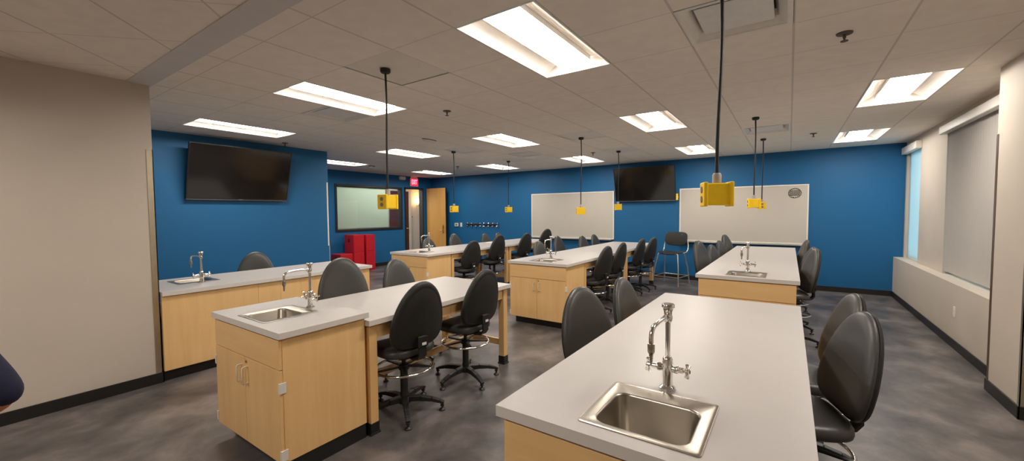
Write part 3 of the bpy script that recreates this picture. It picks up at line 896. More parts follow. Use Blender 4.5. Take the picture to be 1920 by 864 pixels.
# back right table
cx = -0.375; x0, x1 = -0.85, 0.10
cabinet(cx, 4.865, x1-x0-0.055, 0.57, HT-TH, 'maple sink cabinet of the back right table, behind the front right table')
frame(cx, 5.44, x1-x0-0.03, 1.83, HT-TH, 'maple leg frame under the near part of the back right table')
frame(cx, 7.275, x1-x0-0.03, 1.83, HT-TH, 'maple leg frame under the far end of the back right table')
worktop(x0, x1, 4.835, 9.15, HT, 'white worktop of the back right table before the right whiteboard', hole_at(cx-0.005, 5.10))
sink(cx-0.005, 5.10, HT, 0, 'steel sink in the near end of the back right table')
faucet(cx-0.01, 5.34, HT, 0, -0.25, 'chrome lab faucet at the near end of the back right table')
# back left table
cx = -5.47; x0, x1 = -5.945, -4.985
cabinet(cx, 4.80, x1-x0-0.055, 0.57, HT-TH, 'maple sink cabinet of the back left table, near the red cabinets')
frame(cx, 5.375, x1-x0-0.03, 1.83, HT-TH, 'maple leg frame under the near part of the back left table')
frame(cx, 7.21, x1-x0-0.03, 1.83, HT-TH, 'maple leg frame under the far end of the back left table')
worktop(x0, x1, 4.77, 9.05, HT, 'long white worktop of the back left table near the open door', hole_at(cx, 5.04))
sink(cx, 5.04, HT, 0, 'steel sink in the near end of the back left table')
faucet(cx-0.005, 5.28, HT, 0, 0.0, 'chrome lab faucet at the near end of the back left table')

# ------------------------------------------------------------------ drafting chairs
def build_chair():
    root = thing('drafting_chair', 'x', 'chair')      # faces +Y, origin on the floor under the column
    N = 44
    out = [superpt(2*PI*i/N, 0.232, 0.345, 0.185, 2.1, 3.4) for i in range(N)]
    # narrower towards the top
    out = [(x*(1-0.15*max(0, z)/0.345), z) for x, z in out]
    tilt = math.radians(12); zc = 0.748; yb = -0.228
    def place_back(x, z, d):
        # z along the back, d forward; sides wrap forward a little
        y = d + 0.55*x*x + 0.10*(z+0.05)**2
        yy = yb + y*math.cos(tilt) - z*math.sin(tilt)*1.0
        zz = zc + z*math.cos(tilt) + y*math.sin(tilt)*0.3
        return (x, yy, zz)
    front = [(0,0.046),(0.35,0.0455),(0.62,0.044),(0.80,0.040),(0.91,0.033),(0.97,0.022),(1.0,0.008),(1.0,0.001),(0.985,-0.003),(0.5,-0.003),(0,-0.003)]
    make('backrest_cushion', pillow(out, front, place_back), M['vinyl'], root, smooth=180)
    backp = [(0,-0.0035),(0.9,-0.0035),(0.975,-0.003),(0.992,-0.008),(0.985,-0.018),(0.95,-0.026),(0.88,-0.030),(0.865,-0.0285),(0.85,-0.0305),(0.5,-0.034),(0,-0.035)]
    make('backrest_shell', pillow(out, backp, place_back), M['shell'], root, smooth=55)
    # seat
    so = [superpt(2*PI*i/N, 0.235, 0.225, 0.225, 3.2, 3.2) for i in range(N)]
    def place_seat(x, y, d):
        fr = max(0.0, (y-0.10)/0.125)
        return (x, y+0.03, 0.525 + d - 0.028*fr*fr + 0.25*x*x*(0.4))
    sp_ = [(0,0.036),(0.4,0.037),(0.7,0.042),(0.86,0.040),(0.95,0.030),(0.99,0.012),(1.0,-0.006),(0.985,-0.022),(0.93,-0.030),(0.5,-0.036),(0,-0.036)]
    make('seat', pillow(so, sp_, place_seat), M['vinyl'], root, smooth=180)
    # J bracket from under the seat up the back
    b = B()
    pts = [(0,-0.05,0.478),(0,-0.17,0.474),(0,-0.235,0.486),(0,-0.262,0.52),(0,-0.258,0.60),(0,-0.252,0.66)]
    for p, q in zip(pts[:-1], pts[1:]):
        p, q = Vector(p), Vector(q); dlt = (q-p).normalized()*0.004
        beam(b, p-dlt, q+dlt, 0.07, 0.016)
    make('back_bracket', b, M['plastic'], root, bevel=0.003)
    b = B(); box(b, -0.045, 0.045, -0.275, -0.2645, 0.585, 0.665)
    make('bracket_cover', b, M['plastic'], root, bevel=0.005)
    make('label_tag', box(B(), -0.012, 0.026, -0.2775, -0.2745, 0.598, 0.618), M['tag_white'], root)
    # mechanism and levers
    b = B(); box(b, -0.075, 0.075, -0.10, 0.10, 0.452, 0.490)
    tube(b, [(0.07,0.03,0.468),(0.16,0.04,0.462),(0.225,0.045,0.455)], 0.006, 8)
    make('seat_mechanism', b, M['plastic'], root, bevel=0.004)
    b = B()
    lathe(b, [(0.0,0.085),(0.034,0.085),(0.034,0.15),(0.030,0.16),(0.030,0.385),(0.024,0.39),(0.0165,0.392),(0.0165,0.455)], 20)
    make('gas_column', b, M['plastic'], root, smooth=40)
    # foot ring
    zr = 0.365
    b = B()
    tube(b, [(0.225*math.cos(2*PI*i/40), 0.225*math.sin(2*PI*i/40), zr) for i in range(40)], 0.0105, 10, closed=True)
    make('foot_ring', b, M['chrome'], root, smooth=180)
    b = B()
    lathe(b, [(0.032,zr-0.025),(0.043,zr-0.02),(0.043,zr+0.02),(0.032,zr+0.025)], 20)
    for k in range(5):
        a = 2*PI*k/5+0.4
        beam(b, (0.038*math.cos(a),0.038*math.sin(a),zr+0.005), (0.218*math.cos(a),0.218*math.sin(a),zr), 0.032, 0.016, 0.022, 0.010)
    make('ring_spokes', b, M['plastic'], root, bevel=0.003)
    # five-star base and glides
    b = B(); lathe(b, [(0.0,0.072),(0.052,0.072),(0.056,0.09),(0.052,0.118),(0.040,0.128),(0.0,0.128)], 20)
    for k in range(5):
        a = 2*PI*k/5+0.1
        ca, sa = math.cos(a), math.sin(a)
        P = [(0.03,0.105,0.052,0.046),(0.13,0.104,0.046,0.040),(0.22,0.092,0.040,0.032),(0.285,0.074,0.036,0.026),(0.32,0.060,0.034,0.022)]
        for (r0,z0,w0,h0),(r1,z1,w1,h1) in zip(P[:-1], P[1:]):
            beam(b, (r0*ca,r0*sa,z0), (r1*ca,r1*sa,z1), w0, h0, w1, h1)
    make('star_base', b, M['plastic'], root, bevel=0.005)
    for k in range(5):
        a = 2*PI*k/5+0.1
        b = B()
        lathe(b, [(0.0,0.0),(0.026,0.0),(0.027,0.006),(0.021,0.014),(0.010,0.020),(0.008,0.026),(0.008,0.034),(0.016,0.036),(0.016,0.046),(0.010,0.052),(0.0,0.054)], 14, (0.305*math.cos(a), 0.305*math.sin(a), 0))
        make('glide_foot', b, M['plastic'], root, smooth=40)
    return root
CHAIR = build_chair(); nch = [0]
UP = ('backrest_cushion','backrest_shell','seat','back_bracket','bracket_cover','label_tag','seat_mechanism')
def chair(x, y, face, dz, label, group, spin=0.0):
    """face in degrees: direction the sitter looks (0 = +X, 90 = +Y)"""
    o = CHAIR if nch[0] == 0 else dup(CHAIR); nch[0] += 1
    rz = math.radians(face-90)
    o.location = (x, y, 0); o.rotation_euler = (0, 0, rz); o['label'] = label; o['category'] = 'chair'; o['group'] = group
    for c in o.children:
        n = c.name.split('.')[0]
        c.location = (0, 0, 0); c.scale = (1, 1, 1); c.rotation_euler = (0, 0, 0)
        if n in UP: c.location = (0, 0, dz)
        elif n == 'gas_column':
            k = (0.455+dz-0.085)/(0.455-0.085); c.scale = (1, 1, k); c.location = (0, 0, 0.085*(1-k))
        elif n in ('star_base','glide_foot'): c.rotation_euler = (0, 0, spin)
    return o
gA = 'chairs at the front left table'; gR = 'chairs at the front right table'; gL = 'chairs at the left bench'
gM = 'chairs at the middle table'; gB = 'chairs at the back right table'; gD = 'chairs at the back left table'
CHAIRS = [
 (-2.55, 2.16, 172, 0.0, 'black drafting chair seen from behind, base in full view, beside the front left cabinet', gA, 0.35),
 (-2.555, 2.92, 176, 0.0, 'black drafting chair seen from behind at the far right corner of the front left table', gA, 0.55),
 (-3.315, 2.19, -20, 0.09, 'wide black chair back rising behind the front left table, beside its faucet', gA, 0.3),
 (-3.40, 3.03, 2, 0.0, 'black chair back behind the front left table, right of the wider one', gA, 0.1),
 (-5.82, 2.50, -20, 0.0, 'black chair back alone against the blue wall under the left television', gL, 0.2),
 (-6.27, 1.31, -20, -0.03, 'black chair mostly hidden behind the beige left wall corner', gL, 0.2),
 (-0.915, 2.45, -20, 0.0, 'large grey-black chair back left of the front right table, nearest on that side', gR, 0.2),
 (-0.80, 3.06, -4, 0.0, 'smaller black chair back at the far left edge of the front right table', gR, 0.2),
 (0.075, 3.16, 194, 0.0, 'farther of two black chairs right of the front right table', gR, 0.5),
 (0.065, 2.58, 199, 0.0, 'nearest black chair, right of the front right table by the window aisle', gR, 0.1),
 (-2.53, 5.88, 172, 0.0, 'black chair on the right of the middle table, next to its cabinet', gM, 0.35),
 (-2.57, 6.66, 176, 0.0, 'black chair on the right of the middle table, second from its cabinet', gM, 0.1),
 (-2.58, 7.78, 176, 0.0, 'black chair on the right of the middle table, third from its cabinet', gM, 0.6),
 (-2.50, 8.30, 172, 0.0, 'black chair on the right of the middle table, farthest from its cabinet', gM, 0.3),
 (-3.42, 6.20, -5, 0.0, 'dark chair back just left of the faucet of the middle table', gM, 0.3),
 (-3.71, 7.48, 0, 0.022, 'chair back just right of the faucet of the middle table, before the left whiteboard', gM, 0.3),
 (-3.42, 8.05, -4, 0.0, 'second chair back from the right below the left whiteboard', gM, 0.3),
 (-3.70, 9.36, -4, -0.04, 'rightmost chair back below the left whiteboard', gM, 0.3),
 (-5.10, 5.82, 172, 0.0, 'black chair on the right of the back left table, next to its cabinet', gD, 0.3),
 (-5.10, 6.62, 176, 0.07, 'black chair on the right of the back left table, second from its cabinet', gD, 0.3),
 (-5.10, 7.66, 174, 0.055, 'black chair on the right of the back left table, third from its cabinet', gD, 0.3),
 (-5.10, 8.62, 168, 0.115, 'tall black chair at the far end of the back left table, against the whiteboard edge', gD, 0.3),
 (-5.95, 5.98, 4, 0.0, 'black chair back in front of the open wooden door', gD, 0.3),
 (-5.95, 6.78, 4, 0.05, 'black chair back behind the back left table, just right of the open door', gD, 0.3),
 (-5.95, 7.90, 4, 0.0, 'black chair back behind the back left table below the coat hooks, left one', gD, 0.3),
 (-5.95, 8.46, 4, 0.0, 'black chair back behind the back left table below the coat hooks, right one', gD, 0.3),
 (-0.81, 6.25, -14, 0.09, 'nearest black chair on the left of the back right table, beside the tall stool', gB, 0.3),
 (-0.73, 6.90, -12, -0.01, 'low black chair, second on the left of the back right table', gB, 0.3),
 (-0.77, 8.12, -12, -0.02, 'black chair, third on the left of the back right table', gB, 0.3),
 (-0.75, 8.66, -14, 0.06, 'black chair at the far left corner of the back right table', gB, 0.3),
 (0.0, 5.86, 195, 0.065, 'nearest black chair on the right of the back right table', gB, 0.5),
 (0.0, 6.58, 193, 0.03, 'second black chair on the right of the back right table', gB, 0.1),
 (-0.03, 7.99, 190, 0.04, 'farthest black chair on the right of the back right table', gB, 0.2),
]
for c in CHAIRS: chair(*c)

# ------------------------------------------------------------------ tall four-legged stool
t = thing('bar_stool', 'tall black stool with chrome legs standing by the blue back wall', 'stool', (-2.13, 9.32, 0), math.radians(-12))
def pnt(x, y, z): return (x, y, z)
so = [superpt(2*PI*i/40, 0.245, 0.22, 0.22, 3.4, 3.4) for i in range(40)]
make('seat', pillow(so, [(0,0.0),(0.5,0.002),(0.85,0.014),(0.96,0.016),(1.0,0.006),(0.985,-0.006),(0.9,-0.012),(0,-0.014)],
     lambda x, y, d: (x, y-0.0, 0.69+d+0.25*x*x*0.6-(0.02 if y < -0.18 else 0)*1)), M['shell'], t, smooth=180)
bo = [superpt(2*PI*i/40, 0.255, 0.155, 0.155, 4.0, 3.0) for i in range(40)]
make('backrest', pillow(bo, [(0,0.0),(0.9,0.0),(0.985,-0.003),(1.0,-0.008),(0.985,-0.013),(0.9,-0.016),(0,-0.016)],
     lambda x, z, d: (x, 0.255+d-0.45*x*x+0.18*z, 0.985+z)), M['shell'], t, smooth=180)
for sx in (-1, 1):
    b = B(); tube(b, [(sx*0.215,-0.17,0.672),(sx*0.262,-0.245,0.36),(sx*0.285,-0.29,0.012)], 0.0125, 10); tube(b, [(sx*0.285,-0.29,0.0),(sx*0.285,-0.29,0.014)], 0.016, 10)
    make('leg', b, M['alu'], t, smooth=60)
    b = B(); tube(b, [(sx*0.215,0.16,0.672),(sx*0.262,0.225,0.36),(sx*0.285,0.27,0.012)], 0.0125, 10); tube(b, [(sx*0.285,0.27,0.0),(sx*0.285,0.27,0.014)], 0.016, 10)
    make('leg', b, M['alu'], t, smooth=60)
    b = B(); tube(b, [(sx*0.225,0.02,0.682),(sx*0.262,0.15,0.70),(sx*0.272,0.215,0.76),(sx*0.268,0.235,0.85),(sx*0.25,0.242,0.93)], 0.013, 10)
    make('back_support', b, M['alu'], t, smooth=60)
b = B(); q = [(-0.275,-0.268,0.185),(0.275,-0.268,0.185),(0.275,0.248,0.185),(-0.275,0.248,0.185)]
for i in range(4): tube(b, [q[i], q[(i+1)%4]], 0.010, 10)
make('foot_rail', b, M['alu'], t, smooth=60)
b = B(); tube(b, [(-0.215,-0.17,0.675),(0.215,-0.17,0.675)], 0.011, 8); tube(b, [(-0.215,0.16,0.675),(0.215,0.16,0.675)], 0.011, 8)
make('seat_rail', b, M['alu'], t, smooth=60)
b = B(); box(b, 0.11, 0.15, 0.2455, 0.252, 1.02, 1.085)
make('back_sticker', b, M['lcd'], t)

# ------------------------------------------------------------------ whiteboards
def whiteboard(x0, x1, z0, z1, label):
    t = thing('whiteboard', label, 'whiteboard', ((x0+x1)/2, YB, z0), 0, 'whiteboards on the back wall')
    w = x1-x0; h = z1-z0; e = 0.028
    make('writing_surface', box(B(), -w/2+e*0.7, w/2-e*0.7, -0.018, -0.0, e*0.7, h-e*0.7), M['board'], t)
    b = B()
    for a in ((-w/2,w/2,0,e),(-w/2,w/2,h-e,h),(-w/2,-w/2+e,e,h-e),(w/2-e,w/2,e,h-e)):
        box(b, a[0], a[1], -0.026, -0.0, a[2], a[3])
    make('board_frame', b, M['board_frame'], t, bevel=0.003)
    b = B(); box(b, -w/2+0.05, w/2-0.05, -0.10, 0.0, -0.022, -0.004); box(b, -w/2+0.05, w/2-0.05, -0.10, -0.094, -0.004, 0.006)
    make('marker_tray', b, M['alu'], t, bevel=0.002)
    return t
whiteboard(-6.20, -3.715, 0.885, 2.13, 'whiteboard left of the back television')
wb = whiteboard(-2.13, 0.315, 0.905, 2.125, 'whiteboard with a dark drawing in its upper corner, right of the back television')
# the scribbled emblem: an oval outline of loops with two bands of strokes
b = B(); cxw, czw = 0.915+0.075, 1.045
def wbp(u, v): return (cxw+u*0.105, -0.0205, czw+v*0.098)
random.seed(3)
for k in range(16):
    a = 2*PI*k/16; r = 0.86
    c = (r*math.cos(a), r*math.sin(a))
    tube(b, [wbp(c[0]+0.20*math.cos(q), c[1]+0.17*math.sin(q)) for q in [a-2.2+i*4.0/6 for i in range(7)]], 0.0055, 6)
for row, n in ((0.42, 5), (0.02, 5), (-0.38, 5)):
    for k in range(n):
        u = -0.62+1.24*k/(n-1)
        pts = [wbp(u-0.10, row-0.15), wbp(u-0.06, row+0.15), wbp(u+0.04, row-0.02), wbp(u+0.07, row+0.16), wbp(u+0.11, row-0.14)]
        tube(b, pts, 0.0055, 6)
make('marker_drawing', b, M['ink'], wb)

# ------------------------------------------------------------------ televisions
def television(name, label, loc, rz, w, h, tilt, wallgap):
    """local: screen faces -Y, origin centre of the bottom edge at the wall side, leaning forward at the top"""
    t = thing(name, label, 'television', loc, rz, 'wall televisions')
    Mx = Matrix.Rotation(tilt, 4, 'X')
    def fin(n, bm, mat, **k):
        bmesh.ops.transform(bm, matrix=Mx, verts=bm.verts[:]); return make(n, bm, mat, t, **k)
    e = 0.014
    b = B()
    box(b, -w/2, w/2, 0.0, 0.035, 0, h)
    fin('tv_body', b, M['bezel'], bevel=0.004)
    b = B()
    for a in ((-w/2,w/2,0,0.022),(-w/2,w/2,h-e,h),(-w/2,-w/2+e,0.022,h-e),(w/2-e,w/2,0.022,h-e)): box(b, a[0], a[1], -0.006, 0.0, a[2], a[3])
    fin('tv_bezel', b, M['bezel'], bevel=0.002)
    fin('tv_screen', box(B(), -w/2+e, w/2-e, -0.002, 0.001, 0.022, h-e), M['screen'])
    b = B(); box(b, -w/2+0.002, w/2-0.002, -0.0075, -0.003, -0.003, 0.004); box(b, -0.03, 0.03, -0.008, -0.003, 0.004, 0.012)
    fin('tv_lower_edge', b, M['bezel_edge'])
    b = B()
    for x in (-0.2, 0.2): beam(b, (x, 0.06, h*0.3), (x, wallgap, h*0.36), 0.03, 0.06); beam(b, (x, -0.10, h*0.78), (x, wallgap, h*0.56), 0.03, 0.05)
    box(b, -0.28, 0.28, wallgap-0.02, wallgap, h*0.3, h*0.66)
    make('wall_bracket', b, M['plastic'], t)
    return t
# left television on the blue wall (wall normal +X): local -Y -> +X means rotate +90
television('television', 'large black television on the left blue wall, tilted down', (XT+0.06, 2.955, 1.835), PI/2, 1.46, 0.85, math.radians(16), 0.055)
television('television', 'black television on the back wall between the whiteboards, tilted down', (-2.915, YB-0.09, 1.855), 0, 1.45, 0.83, math.radians(14), 0.088)
o = make('yellow_tag', box(B(), -0.022, 0.022, -0.012, 0.012, -0.075, 0.075), M['yellow'], bevel=0.004, loc=(-2.165, YB-0.112, 1.935))
setp(o, 'small yellow box hanging at the lower right corner of the back television', 'tag')
o = make('tag_hook', box(B(), -0.008, 0.008, 0.012, 0.112, -0.01, 0.01), M['alu'], o)

# ------------------------------------------------------------------ wall things
def text_mesh(body, size, depth):
    cu = bpy.data.curves.new('letters', 'FONT'); cu.body = body; cu.size = size; cu.extrude = depth
    cu.align_x = 'CENTER'; cu.align_y = 'CENTER'; cu.offset = 0.004
    to = bpy.data.objects.new('letters', cu); COL.objects.link(to)
    dg = bpy.context.evaluated_depsgraph_get(); me = bpy.data.meshes.new_from_object(to.evaluated_get(dg))
    bpy.data.objects.remove(to); return me
t = thing('exit_sign', 'glowing red EXIT sign above the far doorway', 'exit sign', (XC, 9.27, 2.485), PI/2)
make('sign_housing', box(B(), -0.17, 0.17, -0.05, -0.008, 0, 0.265), M['white_plastic'], t, bevel=0.006)
make('sign_mount', box(B(), -0.14, 0.14, -0.05, 0.0, 0.262, 0.318), M['white_plastic'], t, bevel=0.004)
make('sign_face', box(B(), -0.158, 0.158, -0.054, -0.05, 0.012, 0.253), M['exit_red'], t)
me = text_mesh('EXIT', 0.185, 0.002); me.materials.append(M['exit_text'])
o = bpy.data.objects.new('sign_letters', me); COL.objects.link(o); o.parent = t; o.location = (0, -0.056, 0.132); o.rotation_euler = (PI/2, 0, 0); o.scale = (0.62, 1.15, 1)
t = thing('emergency_light', 'small white emergency light left of the EXIT sign', 'emergency light', (XC, 8.78, 2.67), PI/2)
make('lamp_housing', box(B(), -0.12, 0.12, -0.07, 0.004, 0, 0.11), M['white_plastic'], t, bevel=0.02, seg=3)
for s in (-1, 1):
    b = B(); lathe(b, [(0.0,-0.095),(0.038,-0.093),(0.042,-0.085),(0.03,-0.065),(0.0,-0.06)], 18, (s*0.06,0,0.05), 'Y')
    make('lamp_head', b, M['vent_white'], t, smooth=40)

t = thing('thermostat', 'square white thermostat on the back wall right of the open door', 'thermostat', (-9.13, YB, 1.15))
make('thermostat_case', box(B(), -0.075, 0.075, -0.03, 0.004, 0, 0.115), M['white_plastic'], t, bevel=0.006)
make('thermostat_display', box(B(), -0.038, 0.038, -0.033, -0.028, 0.035, 0.085), M['lcd'], t)
t = thing('light_switch', 'narrow white switch plate beside the thermostat', 'switch', (-8.935, YB, 1.14))
make('switch_plate', box(B(), -0.042, 0.042, -0.008, 0, 0, 0.135), M['white_plastic'], t, bevel=0.003)
make('switch_rocker', box(B(), -0.018, 0.018, -0.014, -0.006, 0.035, 0.10), M['white_plastic'], t, bevel=0.003)
for i, (xa, lab) in enumerate(((-8.665, 'black coat rail with four silver hooks, left one of two'), (-7.975, 'black coat rail with four silver hooks, right one of two'))):
    t = thing('coat_rack', lab, 'coat rack', (xa, YB, 1.155), 0, 'coat rails on the back wall')
    make('rail', box(B(), -0.02, 0.56, -0.02, 0, 0.035, 0.085), M['plastic'], t, bevel=0.004)
    for k in range(4):
        b = B(); x = k*0.18
        box(b, x-0.03, x+0.03, -0.026, -0.02, 0.0, 0.125)
        tube(b, [(x,-0.024,0.105),(x,-0.06,0.11),(x,-0.075,0.13)], 0.012, 8); tube(b, [(x,-0.024,0.03),(x,-0.05,0.012),(x,-0.07,0.022)], 0.012, 8)
        make('hook', b, M['chrome'], t, smooth=40)
t = thing('outlet_plate', 'small white outlet plate on the low wall under the window', 'outlet', (XS, 6.68, 0.36), -PI/2)
make('cover_plate', box(B(), -0.036, 0.036, -0.007, 0, 0, 0.118), M['white_plastic'], t, bevel=0.003)
for z in (0.035, 0.082):
    make('receptacle', lathe(B(), [(0.0,-0.009),(0.015,-0.009),(0.015,-0.006),(0.0,-0.006)], 14, (0,0,z), 'Y'), M['cream'], t)
# corridor sconce and switch
t = thing('wall_sconce', 'lit brass wall lamp seen through the far doorway', 'wall lamp', (-12.12, 11.07, 1.86), PI/2)
make('lamp_glass', lathe(B(), [(0.0,0.12),(0.05,0.125),(0.10,0.20),(0.145,0.30),(0.14,0.30),(0.095,0.205),(0.045,0.135),(0.0,0.13)], 20, (0,-0.15,0)), M['sconce_glow'], t, smooth=50)
make('lamp_bracket', tube(lathe(B(), [(0.0,0.0),(0.035,0.01),(0.05,0.05),(0.03,0.09),(0.06,0.12),(0.0,0.121)], 18, (0,-0.15,0)), [(0,-0.15,0.06),(0,-0.06,0.03),(0,0,0.06)], 0.014, 10), M['brass'], t, smooth=50)
t = thing('switch_plate', 'grey switch plate on the white corridor wall', 'switch', (-12.12, 10.83, 1.40), PI/2)
make('plate', box(B(), -0.07, 0.07, -0.01, 0, 0, 0.13), M['white_plastic'], t, bevel=0.003)
make('toggle', box(B(), -0.03, -0.005, -0.02, -0.009, 0.04, 0.09), M['lcd'], t)

# ------------------------------------------------------------------ red cabinets
def red_cab(x, y, w, d, h, label, split):
    """origin = +X -Y floor corner; front faces -Y... doors on the +X side"""
    t = thing('storage_cabinet', label, 'cabinet', (x, y, 0), 0, 'red steel cabinets')
    make('cabinet_body', box(B(), -w, -0.018, 0, d, 0, h), M['red'], t, bevel=0.004)
    zs = [0.03] + split + [h-0.006]
    for a, c in zip(zs[:-1], zs[1:]):
        dr = make('cabinet_door', box(B(), -0.018, 0.0, 0.004, d-0.004, a+0.003, c-0.003), M['red'], t, bevel=0.003)
    make('label_holder', box(B(), -w*0.62, -w*0.40, -0.004, 0, h*0.80, h*0.90), M['redwood'], t)
    return t
red_cab(-9.78, 7.03, 0.42, 0.30, 1.005, 'tall red cabinet nearer the open door, right one of the tall pair', [0.55])
red_cab(-9.72, 6.60, 0.42, 0.33, 1.02, 'tall red cabinet below the far window, left one of the tall pair', [0.55])
red_cab(-9.62, 6.14, 0.42, 0.36, 0.53, 'low red cabinet left of the two tall red ones', [])

# ------------------------------------------------------------------ papers
for i, (x, y, r, z, l) in enumerate(((-5.70, 7.45, 0.5, 0.0, 'sheet of white paper lying on the back left table, nearer one'), (-5.72, 7.85, 0.1, 0.0, 'sheet of white paper lying on the back left table, farther one'))):
    b = B(); n = 6
    g_ = [[b.verts.new((-0.108+0.216*i_/n, -0.14+0.28*j_/n, 0.0015+0.004*math.sin(i_*0.9+j_*0.5)**2)) for j_ in range(n+1)] for i_ in range(n+1)]
    for a in range(n):
        for c in range(n): b.faces.new((g_[a][c], g_[a+1][c], g_[a+1][c+1], g_[a][c+1]))
    o = make('paper_sheet', b, M['paper'], loc=(x, y, HT), rot=(0, 0, r)); setp(o, l, 'paper', 'papers on the back left table')
    md = o.modifiers.new('thick', 'SOLIDIFY'); md.thickness = 0.001

# ------------------------------------------------------------------ window coverings
t = thing('window_shade', 'pale blue translucent shade in the far window by the blue wall', 'window shade', (XR, 9.54, 0.735))
make('shade_valance', box(B(), -0.075, -0.001, -0.50, 0.50, 1.845, 1.965), M['board_frame'], t, bevel=0.006)
b = box(B(), 0.040, 0.0425, -0.455, 0.455, 0.012, 1.87)
make('shade_fabric', b, M['shade'], t)
make('bottom_rail', box(B(), 0.034, 0.050, -0.455, 0.455, 0.006, 0.02), M['board_frame'], t)
t = thing('vertical_blind', 'closed grey vertical blind in the large right window', 'window blind', (XR, 6.765, 0.735))
make('headrail', box(B(), -0.075, -0.001, -1.06, 1.06, 1.865, 1.97), M['board_frame'], t, bevel=0.008)
ns = 27; yy0 = -1.0
for k in range(ns):
    y = yy0+(k+0.5)*(2.0/ns)
    b = B(); n = 6; pr = []
    a = math.radians(-22)
    for i in range(n+1):
        f = i/n-0.5; wv = 0.086*f; cv = 0.008*(1-4*f*f)
        pr.append((0.03+wv*math.sin(a)+cv*math.cos(a)-0.0, y+wv*math.cos(a)-cv*math.sin(a)))
    lo = [b.verts.new((px, py, 0.035)) for px, py in pr]; hi = [b.verts.new((px, py, 1.88)) for px, py in pr]
    for i in range(n): b.faces.new((lo[i], lo[i+1], hi[i+1], hi[i]))
    o = make('blind_slat', b, M['slat'], t)
    md = o.modifiers.new('thick', 'SOLIDIFY'); md.thickness = 0.0015

# ------------------------------------------------------------------ person at the left edge of view
def skin_body(name, joints, edges, mat, parent, root=0, sub=2):
    me = bpy.data.meshes.new(name); me.from_pydata([j[0] for j in joints], edges, [])
    o = bpy.data.objects.new(name, me); COL.objects.link(o); me.materials.append(mat)
    md = o.modifiers.new('skin', 'SKIN'); md.use_smooth_shade = True
    for i, j in enumerate(joints):
        r = j[1]; me.skin_vertices[0].data[i].radius = r if isinstance(r, tuple) else (r, r)
        me.skin_vertices[0].data[i].use_root = (i == root)
    s = o.modifiers.new('sub', 'SUBSURF'); s.levels = sub; s.render_levels = sub
    dg = bpy.context.evaluated_depsgraph_get(); me2 = bpy.data.meshes.new_from_object(o.evaluated_get(dg))
    bpy.data.objects.remove(o)
    o2 = bpy.data.objects.new(name, me2); COL.objects.link(o2); o2.parent = parent
    for p in me2.polygons: p.use_smooth = True
    return o2
# local frame: faces +Y, right side is +X; placed facing -X so that the right elbow points along +Y
P = thing('person', 'person in a navy shirt at the left edge, only a bent elbow in view', 'person', (-2.2, -0.26, 0), PI/2)
RE = (0.405, -0.05, 0.995); RW = (0.245, 0.11, 0.885)
J = [((0,0,0.98),(0.12,0.085)), ((0,0.0,1.12),(0.105,0.075)), ((0,0,1.30),(0.12,0.08)), ((0,-0.01,1.44),(0.08,0.06)), ((0,-0.005,1.53),0.058), ((0,0.01,1.60),0.058), ((0,0.025,1.68),(0.075,0.092)), ((0,0.015,1.755),(0.068,0.085)),
     ((0.17,-0.01,1.43),0.048), (RE,0.042), (RW,0.028),
     ((-0.17,-0.01,1.43),0.048), ((-0.25,-0.04,1.13),0.042), ((-0.25,0.05,0.90),0.028),
     ((0.095,0,0.90),0.085), ((0.10,0.01,0.50),0.055), ((0.10,-0.01,0.10),0.038), ((0.105,0.12,0.045),(0.04,0.03)),
     ((-0.095,0,0.90),0.085), ((-0.10,0.01,0.50),0.055), ((-0.10,-0.01,0.10),0.038), ((-0.105,0.12,0.045),(0.04,0.03))]
E_ = [(0,1),(1,2),(2,3),(3,4),(4,5),(5,6),(6,7),(3,8),(8,9),(9,10),(3,11),(11,12),(12,13),(0,14),(14,15),(15,16),(16,17),(0,18),(18,19),(19,20),(20,21)]
def hand(J, E, wrist, dirv, side, palm):
    d = Vector(dirv).normalized(); s = Vector(side).normalized(); w0 = Vector(J[wrist][0]); n0 = Vector(palm).normalized()
    J.append((tuple(w0+d*0.045), (0.024,0.018))); p = len(J)-1; E.append((wrist, p))
    for k, (off, ln) in enumerate(((-0.030,0.068),(-0.010,0.078),(0.010,0.072),(0.028,0.056))):
        a = w0+d*0.088+s*off
        J.append((tuple(a), 0.0105)); E.append((p, len(J)-1))
        J.append((tuple(a+d*ln*0.5+n0*0.006), 0.009)); E.append((len(J)-2, len(J)-1))
        J.append((tuple(a+d*ln*0.9+n0*0.026), 0.0075)); E.append((len(J)-2, len(J)-1))
    a = w0+d*0.035-s*0.036+n0*0.004
    J.append((tuple(a), 0.0115)); E.append((p, len(J)-1))
    J.append((tuple(a+d*0.035-s*0.018+n0*0.012), 0.0095)); E.append((len(J)-2, len(J)-1))
hand(J, E_, 10, (-0.55, 0.35, -0.35), (0.3, 0.1, -0.9), (-0.7, -0.6, 0))
hand(J, E_, 13, (0.02, 0.25, -1), (0, -1, -0.2), (1, 0, 0))
skin_body('body', J, E_, M['skin'], P)
SJ = [((0,0,0.84),(0.185,0.140)), ((0,0,1.12),(0.165,0.122)), ((0,0,1.33),(0.19,0.135)), ((0,-0.008,1.525),(0.082,0.078)), ((0.175,-0.01,1.44),0.078), ((0.402,-0.056,1.012),0.052), ((0.385,-0.022,0.985),0.046), ((-0.175,-0.01,1.44),0.078), ((-0.25,-0.04,1.14),0.060), ((-0.251,-0.02,1.07),0.055)]
skin_body('shirt', SJ, [(0,1),(1,2),(2,3),(2,4),(4,5),(5,6),(2,7),(7,8),(8,9)], M['navy'], P)
TJ = [((0,0,0.97),(0.150,0.11)), ((0.10,0,0.88),0.100), ((0.10,0.01,0.50),0.075), ((0.10,-0.01,0.09),0.060), ((-0.10,0,0.88),0.100), ((-0.10,0.01,0.50),0.075), ((-0.10,-0.01,0.09),0.060)]
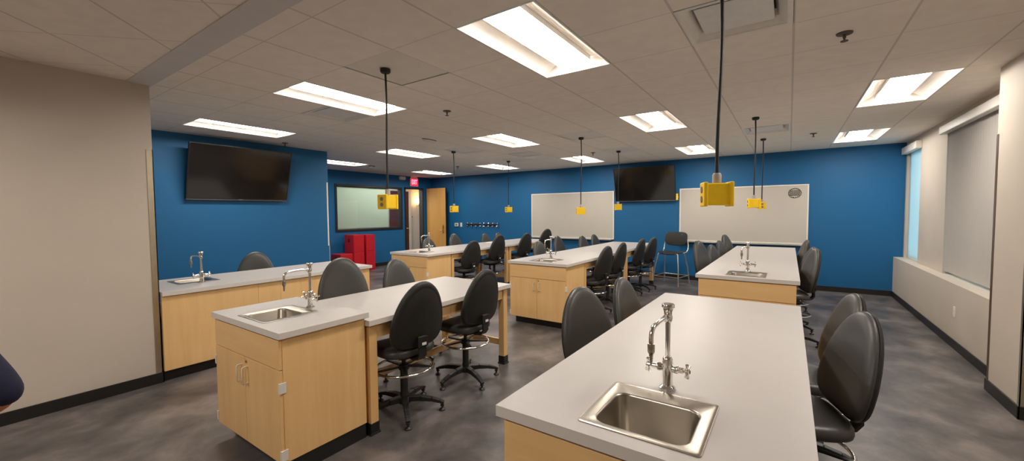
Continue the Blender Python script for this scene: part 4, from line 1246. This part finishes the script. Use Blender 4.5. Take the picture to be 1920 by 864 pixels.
skin_body('trousers', TJ, [(0,1),(1,2),(2,3),(0,4),(4,5),(5,6)], M['trouser'], P)
for s in (-1, 1):
    skin_body('shoe', [((s*0.10,-0.05,0.045),(0.044,0.044)), ((s*0.102,0.05,0.045),(0.046,0.044)), ((s*0.107,0.17,0.036),(0.042,0.034))], [(0,1),(1,2)], M['shoe'], P)
hb = B(); bmesh.ops.create_uvsphere(hb, u_segments=28, v_segments=18, radius=1)
for v_ in hb.verts:
    v_.co = Vector((v_.co.x*0.092, v_.co.y*0.108+0.0, v_.co.z*0.115+1.735))
bmesh.ops.delete(hb, geom=[v_ for v_ in hb.verts if (v_.co.y > 0.035 and v_.co.z < 1.775) or v_.co.z < 1.655], context='VERTS')
hr = make('hair', hb, M['hair'], P, smooth=180); md = hr.modifiers.new('thick', 'SOLIDIFY'); md.thickness = 0.012
for s in (-1, 1):
    b = B(); bmesh.ops.create_uvsphere(b, u_segments=14, v_segments=10, radius=0.0085, matrix=Matrix.Translation((s*0.030, 0.106, 1.702))); make('eye', b, M['hair'], P, smooth=180)
    b = B(); bmesh.ops.create_uvsphere(b, u_segments=14, v_segments=10, radius=1, matrix=Matrix.Translation((s*0.083, 0.02, 1.69)) @ Matrix.Diagonal((0.012,0.022,0.034,1))); make('ear', b, M['skin'], P, smooth=180)
b = B(); tube(b, [(0,0.108,1.705),(0,0.124,1.675),(0,0.13,1.665),(0,0.110,1.655)], [0.008,0.012,0.014,0.010], 10); make('nose', b, M['skin'], P, smooth=180)
b = B(); tube(b, [(-0.024,0.096,1.628),(0,0.108,1.626),(0.024,0.096,1.628)], [0.003,0.007,0.003], 8); make('mouth', b, M['redwood'], P, smooth=180)

# ------------------------------------------------------------------ added unseen area lamp, brightens the corridor and the privacy screen
ld = bpy.data.lights.new('corridor_fill', 'AREA'); ld.energy = 90; ld.size = 1.0; ld.shape = 'RECTANGLE'; ld.size_y = 3.0; ld.color = (1, 0.93, 0.84)
lo = bpy.data.objects.new('corridor_fill', ld); COL.objects.link(lo); lo.location = (-11.2, 8.2, CH-0.02)
